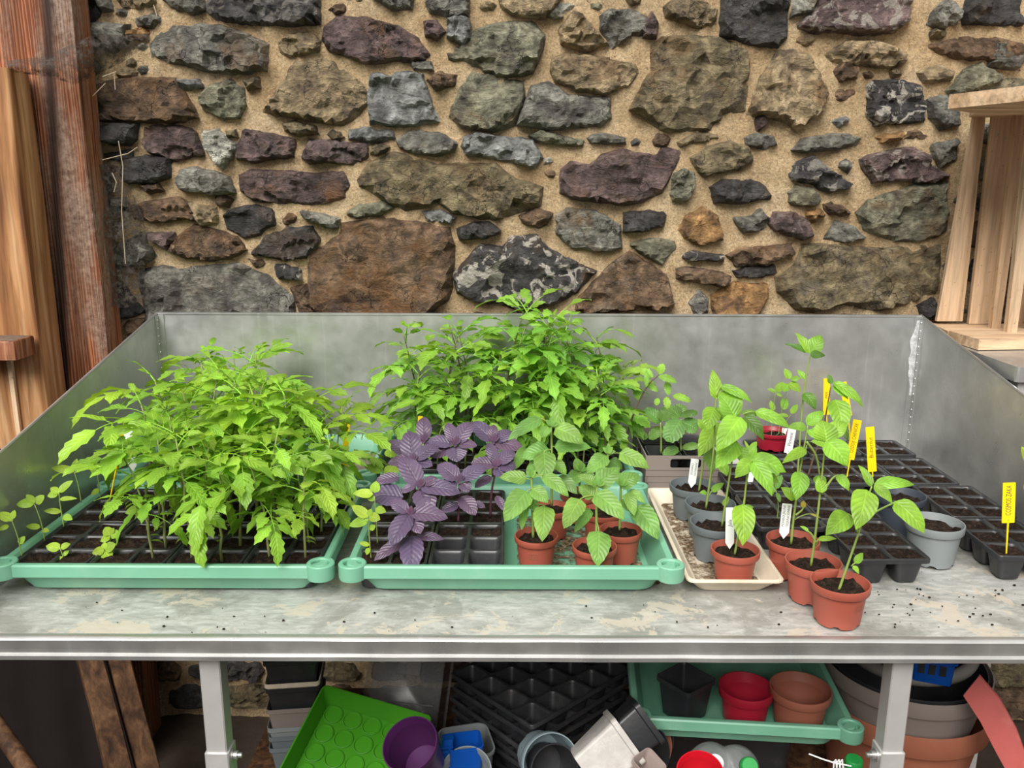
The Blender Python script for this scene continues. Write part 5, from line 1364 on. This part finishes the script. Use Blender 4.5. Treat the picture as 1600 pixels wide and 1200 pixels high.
# ============================================================ PLANT LABELS
def text_mesh(body, size, m, shear=.12):
    cu = bpy.data.curves.new('lettering', 'FONT'); cu.body = body; cu.size = size; cu.align_x = 'CENTER'; cu.align_y = 'CENTER'; cu.shear = shear; cu.resolution_u = 2
    ob = bpy.data.objects.new('lettering', cu); C.objects.link(ob)
    dg = bpy.context.evaluated_depsgraph_get(); me = bpy.data.meshes.new_from_object(ob.evaluated_get(dg))
    bpy.data.objects.remove(ob); bpy.data.curves.remove(cu); me.name = 'lettering'; me.materials.clear(); me.materials.append(m); return me
def plant_tag(label, top, bot, foot, wpx, m, lines, Y, ink=None, tee=True, flip=False, group='plant tags', fs=1.0):
    """top / bot: photo points of the plate's ends, foot: where the stake enters the soil (None: plate itself)"""
    A, B = PY(top[0], top[1], Y + .008), PY(bot[0], bot[1], Y); Ft = PY(foot[0], foot[1], Y - .004) if foot else B
    t = thing('plant_tag', label, 'plant label', Ft, 0, group)
    d = (A - B); L = d.length; d.normalize(); n_ = Vector((0, -1, .05)); n_ = (n_ - d * n_.dot(d)).normalized(); x_ = d.cross(n_); 
    mtx = Matrix(((x_.x, d.x, n_.x, 0), (x_.y, d.y, n_.y, 0), (x_.z, d.z, n_.z, 0), (0, 0, 0, 1)))
    w = wpx * (A - CAM).length / F; mid = (A + B) / 2 - Ft
    mb = MB(); b0 = .0006
    mb.loft([rr(w, L, .0012, -b0, 2), rr(w, L, .0012, b0, 2)], True, True)
    if not foot: mb.add([(-w / 2, -L / 2, b0), (w / 2, -L / 2, b0), (0, -L / 2 - .012, b0), (-w / 2, -L / 2, -b0), (w / 2, -L / 2, -b0), (0, -L / 2 - .012, -b0)], [(0, 2, 1), (3, 4, 5), (0, 3, 5, 2), (1, 2, 5, 4)])
    part('plate', mb.mesh('plate', m, None, Matrix.Translation(mid) @ mtx), t)
    if foot:
        part('stake', MB().tube([B - Ft + d * .002, Vector((0, 0, 0)), (Ft - B).normalized() * .008], [.0019, .0014, .0008], 5).mesh('stake', m), t)
        part('eyelet', MB().lathe([(.0009, 0), (.0009, .0003)], 10, False, True, Matrix.Translation(mid) @ mtx @ Matrix.Translation((0, -L / 2 + .005, b0))).mesh('eyelet', INK), t)
    nl = len(lines)
    for i, s in enumerate(lines):
        if not s: continue
        off = (i - (nl - 1) / 2) * w / (nl + .25) * (1 if not flip else -1)
        rot = Matrix.Rotation(PI / 2 if not flip else -PI / 2, 4, 'Z')
        me = text_mesh(s, w * .62 / nl ** .75 * fs, ink or INK)
        xs = [v.co.x for v in me.vertices]; ln = max(xs) - min(xs); k = min(1, L * .74 / ln)
        M2 = Matrix.Translation(mid) @ mtx @ Matrix.Translation((off, .004 if foot else .004, b0 + .0002)) @ rot @ Matrix.Diagonal((k, 1, 1, 1))
        me.transform(M2); part('lettering', me, t)
    return t
def yof(px_, py_, z): return PZ(px_, py_, z).y
SZ = TZ + CH - .004
plant_tag('yellow tag leaning left with handwriting, behind the peppers', (1340, 656), (1328, 718), (1319, 770), 12.5, YELLOW, ['CODOK CARNICAR'], yof(1320, 745, SZ), INKY)
plant_tag('upright yellow tag with a dark eyelet, right of the leaning one', (1359, 667), (1363, 737), (1366, 770), 12.5, YELLOW, ['Butternut'], yof(1366, 745, SZ), INKY)
plant_tag('yellow tag standing in the rightmost cell pack', (1577, 754), (1575, 817), (1572, 870), 17, YELLOW, ['COSMOS ZAKA'], yof(1573, 866, SZ), INK)
plant_tag('tall yellow tag behind the dark pepper stem', (1292, 591), (1291, 648), (1296, 700), 9.5, YELLOW, ['MIX'], yof(1296, 700, SZ), INKY)
plant_tag('yellow tag half hidden behind a pepper leaf', (1317, 597), (1326, 650), (1330, 715), 10, YELLOW, [''], yof(1330, 700, SZ), INKY)
plant_tag('yellow tag tip above the white label in the left tray', (201, 656), (184, 722), (173, 775), 12, YELLOW, ['MIX'], celly[3] + .04, INKY)
plant_tag('white label in the left tray with two lines of writing', (200, 669), (207, 727), None, 13, WHITEP, ['PIMENT', 'LEMON DR'], celly[3] + .02, INK)
plant_tag('yellow tag in the grit of the back left tray', (543, 650), (538, 730), (535, 755), 9, YELLOW, [''], TY2 - .09, INKY)
plant_tag('small yellow tag behind the basil, almost hidden', (657, 650), (657, 690), (657, 720), 8, YELLOW, [''], TY2 - .11, INKY)
plant_tag('yellow tag standing behind the tallest broad-leaved plant', (845, 650), (850, 692), (852, 725), 11, YELLOW, [''], TY2 - .11, INKY)
p = POTS['p3'][1]; plant_tag('white label standing in the third terracotta pot', (1230, 787), (1225, 832), None, 14.5, WHITEP, ['POIVRO JAUNE', 'TEQUILA SUNRISE'], p.y + .005, INK)
p = POTS['g1'][1]; plant_tag('white label in the back grey pot of the cream tray', (1086, 717), (1081, 754), None, 12, WHITEP, ['POIVRON', 'CHINOIS'], p.y + .004, INK, flip=True)
p = POTS['p4'][1]; plant_tag('tall white label in the terracotta pot of the cream tray', (1141, 793), (1140, 848), None, 13, WHITEP, ['Jala'], p.y + .006, INK)
p = POTS['r'][1]; plant_tag('tall white label in front of the crimson pot', (1238, 670), (1231, 708), (1229, 712), 12, WHITEP, ['Piment'], p.y - .05, INK, False)
plant_tag('small grey-white label inside the crimson pot', (1227, 669), (1225, 686), None, 9, WHITEP, [''], p.y + .01, INK)
plant_tag('short white label in the pack behind the pepper leaf', (1175, 738), (1172, 752), None, 8, WHITEP, [''], yof(1172, 756, SZ), INK)

# ============================================================ UNDER THE BENCH
def frame3(o, px_, py_):
    """matrix from origin, a point along x and a point roughly along y"""
    o, a, b = Vector(o), Vector(px_), Vector(py_); x = (a - o).normalized(); z = x.cross(b - o).normalized(); y = z.cross(x)
    return Matrix(((x.x, y.x, z.x, o.x), (x.y, y.y, z.y, o.y), (x.z, y.z, z.z, o.z), (0, 0, 0, 1)))
def wthing(name, label, cat, mtx, group=None):
    o = thing(name, label, cat, (0, 0, 0), 0, group); o.matrix_world = mtx; return o
# leaning boards, left
def lean(label, top, bot, wd, th, m, seed, nm='timber_board'):
    top, bot = Vector(top), Vector(bot); d = bot - top
    k = (bot.z - .004) / -d.z; bot = bot + d * k                 # run on down to the floor
    k2 = (TZ - .02 - top.z) / -d.z; top = top - d * k2            # and up to the bench
    t = thing(nm, label, 'board', bot); z = (top - bot); L = z.length
    mm = z.to_track_quat('Z', 'Y').to_matrix().to_4x4()
    loops = []
    for i in range(13):
        q = i / 12; loops.append([mm @ (p + Vector((noise.noise(Vector((q * 4, seed, 0))) * .003, 0, 0))) for p in rr(wd, th, .003, L * q, 1)])
    part('board', MB().loft(loops, True, True).mesh('board', m, 40), t); return t
lean('brown timber board leaning under the bench, left of the pair', PY(143, 1040, 1.86), PY(184, 1198, 1.74), .055, .03, DARKW, 1)
lean('brown timber board leaning under the bench, right of the pair', PY(188, 1040, 1.90), PY(230, 1198, 1.78), .05, .032, DARKW, 2)
lean('dark wide board standing behind the leaning pair', PY(96, 1040, 2.02), PY(104, 1198, 2.0), .06, .03, DARKW, 3)
a, b = PY(-30, 1098, 1.52), PY(45, 1205, 1.42)
pole = thing('timber_pole', 'grey-brown round pole lying diagonally at the lower left', 'pole', b)
d = (a - b); part('pole', MB().tube([(b - a) * (b.z / max((a - b).z, .01)) * .98, d * .5, d * 3], .0165, 10).mesh('pole', DARKW, 60), pole)
sk = thing('shade_sheet', 'dark sheet added to darken the far left under the bench', 'sheeting', (-1.12, 1.965, 0))  # near-black sheet added in place of deep shade, hides the lit stud
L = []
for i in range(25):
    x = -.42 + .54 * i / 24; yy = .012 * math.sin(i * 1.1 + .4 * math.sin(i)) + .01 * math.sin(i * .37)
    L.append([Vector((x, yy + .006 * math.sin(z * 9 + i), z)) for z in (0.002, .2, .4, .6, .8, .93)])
part('sheet', MB().loft(L, closed=False).mesh('sheet', plain('shade_sheet_red', (.012, .006, .005), .9, .4, 14, .3), 180), sk)
# stack of square pots
SQB = {}
def sqpot(w, h, m):
    k = (w, h, m.name)
    if k not in SQB: SQB[k] = square_pot_meshes(w, h, m)
    return SQB[k]
c0 = PY(470, 1120, 1.70); zz = LOWZ + .001
cols_ = [(GREYP, .0, 'grey square pot at the bottom of the square pot stack'), (GREYP, .028, 'grey square pot second from the bottom of the stack'), (LGREYP, .05, 'pale grey square pot third from the bottom of the stack'), (TAUPE, .095, 'taupe square pot in the middle of the stack'), (BLACKP, .145, 'black square pot above the taupe one in the stack'), (CREAM, .157, 'cream square pot whose rim shows between black ones'), (BLACKP, .210, 'black square pot on top of the square pot stack')]
for i, (m_, dz, lb) in enumerate(cols_):
    square_pot((c0.x + .0008 * math.sin(i * 2), 1.68, zz + dz), lb, .12, sqpot(.118 if m_ is not CREAM else .1175, .105, m_), False, None, 'stacked square pots')
# bright green tray with round sockets
LIME = plain('bright_green_plastic', (.05, .25, .01), .4, .12, 12)
o_, x_, y_ = PY(508, 1090, 1.66), PY(648, 1172, 1.56), PY(448, 1206, 1.50)
gt = wthing('socket_tray', 'bright green plastic tray with round sockets, tilted under the bench', 'tray', frame3(o_, y_, x_))
w, d, h = .30, .25, .05
def offs(L, cx, cy): return [p + Vector((cx, cy, 0)) for p in L]
mb = MB(); mb.loft([offs(rr(w, d, .012, h), w / 2, d / 2), offs(rr(w - .006, d - .006, .010, h), w / 2, d / 2), offs(rr(w - .03, d - .03, .01, .004), w / 2, d / 2)], False, True)
mb.loft([offs(rr(w, d, .012, h), w / 2, d / 2), offs(rr(w, d, .012, h - .006), w / 2, d / 2), offs(rr(w - .024, d - .024, .01, .0), w / 2, d / 2)], False, True)
part('basin', mb.mesh('basin', LIME, 35), gt)
SOCK = MB().lathe([(.0205, .0), (.021, .003), (.019, .0035), (.017, .0005), (.004, .0003)], 20, False, True).mesh('socket', LIME, 40)
for i in range(6):
    for j in range(5): part('socket', SOCK, gt, None, (.036 + i * .0455, .036 + j * .0445 , .0042))
# clear propagator lid
o_, x_, y_ = PY(560, 1150, 1.80), PY(688, 1165, 1.80), PY(585, 1020, 1.93)
cl = wthing('clear_lid', 'clear plastic lid leaning at the back under the bench', 'lid', frame3(o_, x_, y_))
w, d, h = .20, .26, .07; mb = MB()
SMOKE = NT('smoky_clear_plastic'); SMOKE.set(col=(.30, .30, .30), rough=.25, alpha=.45, spec=.8); SMOKE = SMOKE.m
mb.loft([offs(rr(w + .012, d + .012, .02, 0), w / 2, d / 2), offs(rr(w, d, .02, .002), w / 2, d / 2), offs(rr(w - .03, d - .03, .02, h - .004), w / 2, d / 2), offs(rr(w - .04, d - .04, .02, h), w / 2, d / 2)], False, True)
part('lid_shell', mb.mesh('lid_shell', SMOKE, 35), cl)
part('vent', MB().loft([offs(rr(.06, .04, .004, h + .001), w / 2, d * .62), offs(rr(.056, .036, .004, h + .005), w / 2, d * .62)], False, True).mesh('vent', SMOKE, 30), cl)
part('ridge', MB().tube([(.03, d * .3, h + .001), (w - .03, d * .3, h + .001)], .0016, 5).mesh('ridge', LGREYP), cl)
# purple pot, mouth towards the viewer
PURP = plain('purple_plastic', (.06, .012, .07), .38, .12, 12)
q = PY(640, 1162, 1.39)
def tilted_pot(label, mouth, axis, size, m, group=None, **kw):
    """mouth: world centre of the rim, axis: direction from base to mouth"""
    ax = Vector(axis).normalized(); t = round_pot((0, 0, 0), size, m, label, group=group, empty=True, **kw)
    t.matrix_world = Matrix.Translation(Vector(mouth) - ax * size[2]) @ ax.to_track_quat('Z', 'Y').to_matrix().to_4x4(); return t
tilted_pot('purple plastic pot tipped towards the viewer under the bench', q, (-.25, -.45, .85), (.054, .040, .09, .016, .0035, .02), PURP)
# stack of black module trays
o_ = PZ(703, 1060, .50); a_ = PZ(835, 1148, .50); b_ = PZ(985, 1040, .50)
ctr = (a_ + b_) / 2 - Vector((0, 0, 0)); ctr = o_ + (a_ - o_) / 2 + (b_ - a_) / 2
ang = math.atan2(a_.y - o_.y, a_.x - o_.x)
lv = ['top', 'second', 'third', 'fourth', 'fifth', 'sixth', 'seventh', 'bottom']
EMP = tuple((i, j) for i in range(4) for j in range(5))
for k in range(8):
    z = .50 - CH - k * .0275
    if z < LOWZ: break
    cell_pack(ctr.x + .004 * math.sin(k * 2.1), ctr.y + .004 * math.cos(k * 1.3), z, 'empty black module tray, %s of the leaning pile under the bench' % lv[k], ang + .03 * math.sin(k * 1.9), 4, 5, EMP, False, 'piled black module trays')
# dull pink pot behind the pile
DPINK = plain('dull_pink_plastic', (.26, .15, .115), .5, .1, 10)
round_pot((-.02, 2.02, LOWZ + .001), (.075, .055, .34, .02, .004, .03), DPINK, 'tall dull pink pot behind the black module trays', empty=True)
# grey bin with blue scoop
q = PY(722, 1140, 1.56)
gb = thing('grey_bin', 'grey plastic bin in the heap left of the module trays', 'bin', (q.x + .01, 1.53, LOWZ + .001), .25)
hb = .19; mb = MB(); mb.loft([rr(.075, .075, .015, 0), rr(.10, .10, .02, hb - .008), rr(.107, .107, .022, hb - .006), rr(.107, .107, .022, hb), rr(.101, .101, .02, hb), rr(.072, .072, .014, .004)], True, True)
part('body', mb.mesh('body', LGREYP, 35), gb)
BLUE = plain('blue_plastic', (.004, .07, .36), .32, .1, 12)
q2 = PY(726, 1158, 1.48)
bs = thing('blue_scoop', 'bright blue plastic scoop with a ribbed grip in the grey bin', 'scoop', (q2.x, q2.y, q2.z - .02), .2)
mb = MB(); mb.loft([rr(.062, .05, .008, -.03), rr(.07, .056, .008, .022), rr(.066, .052, .008, .022), rr(.058, .046, .006, -.026)], True, True); part('body', mb.mesh('body', BLUE, 35), bs)
part('grip', MB().loft([offs(rr(.026, .022, .006, -.03), -.040, -.008), offs(rr(.030, .024, .006, .0), -.040, -.008), offs(rr(.022, .02, .006, .036), -.034, -.002)], True, True).mesh('grip', BLUE, 40), bs)
for k in range(6): part('rib', MB().box(-.056, -.026, -.0215, -.0195, -.022 + k * .009, -.018 + k * .009).mesh('rib', BLUE), bs)
# pale blue rim of a nested pot, lying
PBLUE = plain('pale_blue_plastic', (.23, .30, .33), .45, .08, 10)
q = PY(862, 1213, 1.38)
tilted_pot('pale blue-grey pot lying with its mouth to the viewer', q + Vector((0, .03, .005)), (.25, -.85, .38), (.056, .045, .08, .02, .003, .02), PBLUE)
tilted_pot('black pot pushed into the pale blue-grey one', q + Vector((.006, .016, .002)), (.25, -.85, .38), (.047, .036, .07, .008, .003, .02), BLACKP)
tilted_pot('dark grey pot below the blue scoop, rim showing', PY(728, 1206, 1.42), (-.1, -.5, .8), (.050, .038, .08, .012, .003, .02), LGREYP)
# silvery square pot lying on its side, a black one pushed in behind it
SILV = plain('silvery_dirty_plastic', (.50, .47, .44), .45, .25, 40, .2, .6, 0, (.72, .70, .68), .6)
def lying_square(label, mouth, axis, up, ms_):
    ax = Vector(axis).normalized(); x = Vector(up).cross(ax).normalized(); y = ax.cross(x)
    t = square_pot((0, 0, 0), label, 0, ms_, False); b = Vector(mouth) - ax * ms_[2]
    t.matrix_world = Matrix(((x.x, y.x, ax.x, b.x), (x.y, y.y, ax.y, b.y), (x.z, y.z, ax.z, b.z), (0, 0, 0, 1))); return t
q = PY(978, 1148, 1.42)
lying_square('silvery grey square pot lying on its side under the bench', q, (.80, .28, .52), (0, -1, .4), sqpot(.098, .105, SILV) + (.105,))
lying_square('black square pot pushed inside the silvery one', q + Vector((.042, .015, .027)), (.80, .28, .52), (0, -1, .4), sqpot(.090, .105, BLACKP) + (.105,))
for k in range(3): tilted_pot('dark round pot on its side in the heap, %s of three' % ['front', 'middle', 'rear'][k], PY(1016, 1192, 1.42) + Vector((.010 * k, .018 + .02 * k, .006)), (.45, -.75, .35), (.052 - .003 * k, .04, .08, .010, .003, .02), [BLACKP, TERRA2, BLACKP][k], 'dark pots on their sides')
PINKC = NT('pinkish_clear_plastic'); PINKC.set(col=(.42, .33, .30), rough=.3, alpha=.7, spec=.7); PINKC = PINKC.m
lying_square('pinkish clear square pot poking up at the picture bottom', PY(1015, 1192, 1.34), (.2, -.3, .9), (.5, -.6, .1), sqpot(.05, .06, PINKC) + (.06,))
# mint tray on a black crate, with pots in it
cz = .489
fl_, fr_ = PZ(1000, 1118, cz + TH), PZ(1330, 1140, cz + TH)
ang = math.atan2(fr_.y - fl_.y, fr_.x - fl_.x) + .02; mid = (fl_ + fr_) / 2
TMS = tray_meshes(.425, .56, TH); ax = Vector((-math.sin(ang), math.cos(ang), 0)); cc = mid + ax * .275
ut_ = thing('seed_tray', 'mint green plastic tray under the bench holding empty pots', 'tray', (cc.x, cc.y, cz), ang, 'mint green trays')
part('basin', TMS[0], ut_); part('rim', TMS[1], ut_)
for a in (-1, 1):
    for b in (-1, 1): part('corner_socket', TMS[2], ut_, None, (a * (.2125 - .012), b * (.28 - .012), TH))
cb = thing('black_crate', 'black plastic crate in the dark beneath the lower mint tray', 'crate', (cc.x, cc.y + .06, LOWZ + .001), ang)
part('body', MB().loft([rr(.28, .30, .02, 0), rr(.32, .34, .02, cz - LOWZ - .008), rr(.33, .35, .02, cz - LOWZ - .006), rr(.33, .35, .02, cz - LOWZ - .001), rr(.315, .335, .02, cz - LOWZ - .001), rr(.275, .295, .02, .004)], True, True).mesh('body', BLACKP, 35), cb)
tb = cz + .005
q = PZ(1072, 1058, tb + .085); square_pot((q.x, q.y, tb), 'black square pot in the lower mint tray', ang + .75, sqpot(.088, .085, BLACKP), False)
q = PZ(1166, 1072, tb + .075); round_pot((q.x, q.y, tb), (.054, .042, .075, .02, .004, .03), REDP, 'crimson plastic pot in the lower mint tray', empty=True)
q = PZ(1251, 1074, tb + .082); round_pot((q.x, q.y, tb), (.060, .046, .082, .018, .004, .03), TERRA2, 'dull terracotta pot in the lower mint tray', empty=True)
# clear bottles and red pot rim below it
PET = NT('clear_bottle_plastic'); PET.set(col=(.75, .78, .79), rough=.06, alpha=.32, spec=1.0); PET = PET.m
def bottle(label, mouth, axis, capm):
    axv = Vector(axis).normalized(); t = thing('plastic_bottle', label, 'bottle'); L = .24
    t.matrix_world = Matrix.Translation(Vector(mouth) - axv * L) @ axv.to_track_quat('Z', 'Y').to_matrix().to_4x4()
    part('body', MB().lathe([(.03, 0), (.042, .004), (.043, .05), (.039, .06), (.043, .07), (.043, .12), (.039, .13), (.043, .14), (.042, .165), (.030, .200), (.015, .222), (.013, .235)], 24, True, False).mesh('body', PET, 50), t)
    part('cap', MB().lathe([(.0155, .222), (.0165, .224), (.0165, .238), (.0145, .241), (.002, .2412)], 20, True, True).mesh('cap', capm, 40), t); return t
GCAP = plain('green_cap_plastic', (.02, .30, .06), .4, .1, 20)
bottle('clear bottle with green cap below the lower mint tray', PY(1172, 1197, 1.37), (.05, -.75, .62), GCAP)
bottle('clear bottle left of the green-capped one, below the lower mint tray', PY(1118, 1192, 1.38), (-.12, -.75, .62), WHITEP)
bottle('bottle with a green cap standing near the white wire', PY(1335, 1186, 1.40), (0, -.05, 1), GCAP)
tilted_pot('bright red pot rim at the picture bottom', PY(1094, 1206, 1.32), (-.1, -.35, .9), (.042, .032, .07, .012, .003, .02), plain('bright_red_plastic', (.55, .008, .02), .35, .08, 10))
wr = thing('white_wire', 'bent white wire at the foot of the terracotta tub', 'wire', tuple(PY(1300, 1190, 1.36)))
P0 = wr.location; f_ = lambda x, y: PY(x, y, 1.36) - P0
part('wire', MB().tube([f_(1264, 1178), f_(1285, 1186), f_(1304, 1192), f_(1330, 1197)], .0014, 5).mesh('wire', WHITEP), wr)
for k in range(3): part('loop', MB().tube([f_(1302 + k * 5, 1206), f_(1303 + k * 5, 1190), f_(1306 + k * 5, 1187), f_(1308 + k * 5, 1206)], .0016, 5).mesh('loop', WHITEP), wr)
# large tubs at the right, one inside the other
bc = (.868, 1.672)
TERB = plain('big_terracotta_tub', (.30, .105, .06), .6, .12, 6, 0, .3, 0, (.42, .2, .12), .4)
round_pot((bc[0], bc[1], LOWZ + .001), (.182, .135, .225, .05, .008, .03, 48, 0), TERB, 'large terracotta tub under the bench at the right', empty=True, name='plant_tub')
round_pot((bc[0] + .002, bc[1], LOWZ + .07), (.172, .120, .225, .035, .004, .03, 48, 0), TAUPE, 'large taupe tub set inside the terracotta tub', empty=True, name='plant_tub')
round_pot((bc[0] + .002, bc[1], LOWZ + .085), (.162, .11, .212, .012, .002, .03, 48, 0), BLACKP, 'large black pot nested in the taupe tub', empty=True, name='plant_tub')
rg = thing('hose_ring', 'grey hose ring resting on the black pot rim', 'hose', (bc[0] + .02, bc[1] + .03, .563))
part('hose', MB().tube([(.128 * math.cos(a * PI / 20), .128 * math.sin(a * PI / 20), .012 * math.sin(a * PI / 20 + 1)) for a in range(41)], .0135, 10).mesh('hose', plain('grey_hose', (.18, .17, .155), .6, .15, 20), 180), rg)
q = PY(1468, 1052, 1.56)
bk = thing('blue_basket', 'blue plastic basket corner showing above the black pot', 'basket', (q.x, q.y + .04, q.z - .012), -.35)
mb = MB(); mb.loft([rr(.075, .09, .008, -.01), rr(.085, .10, .008, .085), rr(.081, .096, .008, .085), rr(.071, .086, .006, -.006)], True, True); part('body', mb.mesh('body', BLUE, 35), bk)
for k in range(3):
    for j in range(2): part('grid_hole', MB().box(-.028 + k * .02, -.016 + k * .02, -.0492, -.0470, .012 + j * .03, .034 + j * .03).mesh('grid_hole', BLACKP), bk)
part('band', MB().loft([rr(.089, .104, .009, .040), rr(.0895, .1045, .009, .046)], True, True).mesh('band', BLUE, 30), bk)
# red plastic strip curving down to the right
REDS = plain('faded_red_plastic', (.42, .085, .075), .45, .2, 18, .1, .5, 0, (.55, .22, .2), .5)
ctrl = [((1530, 1056), (1505, 1087), 1.46), ((1562, 1093), (1532, 1128), 1.44), ((1588, 1140), (1556, 1175), 1.41), ((1601, 1175), (1578, 1215), 1.39), ((1606, 1240), (1574, 1262), 1.37), ((1606, 1400), (1572, 1410), 1.37)]
rs = thing('red_strip', 'faded red plastic strip leaning against the taupe tub', 'strip', tuple(PY(1590, 1400, 1.38)))
P0 = rs.location.copy(); A = [PY(*a_, Y) - P0 for a_, b_, Y in ctrl]; B = [PY(*b_, Y) - P0 for a_, b_, Y in ctrl]
th = Vector((.004, .006, 0)); part('strip', MB().loft([[A[i], B[i], B[i] + th, A[i] + th] for i in range(len(A))], True, True).mesh('strip', REDS, 40), rs)

# ============================================================ COBWEBS in the left corner
wb = thing('cobweb', 'dusty cobweb slung between timber post and wall, holding debris', 'cobweb', tuple(PY(160, 130, 2.14)))
P0 = wb.location.copy()
L = []
edge = [((10, 95), (15, 112)), ((70, 88), (75, 120)), ((110, 70), (118, 132)), ((150, 52), (150, 118)), ((190, 55), (190, 98)), ((232, 52), (235, 68))]
for i, (a_, b_) in enumerate(edge):
    row = []
    for j in range(7):
        u = j / 6; x = a_[0] + (b_[0] - a_[0]) * u; y = a_[1] + (b_[1] - a_[1]) * u
        row.append(PY(x, y, [2.035, 2.035, 2.045, 2.09, 2.15, 2.20][i] - .02 * math.sin(u * PI)) - P0)
    L.append(row)
part('web_sheet', MB().loft(L, closed=False).mesh('web_sheet', WEB, 180), wb)
lw_ = thing('cobweb', 'grey cobweb hanging below in the wall corner beside the post', 'cobweb', tuple(PY(170, 340, 2.19)))
P1 = lw_.location.copy(); L = []
for i in range(8):
    y = 250 + i * 32; L.append([PY(138 + i * 5 + j * 13 - 8 * math.sin(i * 1.3) , y + 8 * math.sin(j), 2.165 + .012 * j) - P1 for j in range(6)])
part('web_sheet', MB().loft(L, closed=False).mesh('web_sheet', WEB, 180), lw_)
STRAW = plain('dry_straw', (.50, .40, .28), .8, .2, 20)
for par, P_, segs in ((wb, P0, [((160, 120), (182, 112)), ((178, 112), (180, 140)), ((145, 150), (165, 130)), ((240, 8), (245, 24))]), (lw_, P1, [((140, 190), (145, 215), (140, 250)), ((185, 220), (192, 260), (190, 330), (196, 412)), ((160, 250), (200, 240), (215, 230)), ((150, 300), (155, 350), (158, 400)), ((175, 270), (182, 285), (178, 300))])):
    for sg in segs: part('straw', MB().tube([PY(x, y, 2.17) - P_ for x, y in sg], .0011, 4).mesh('straw', STRAW), par)
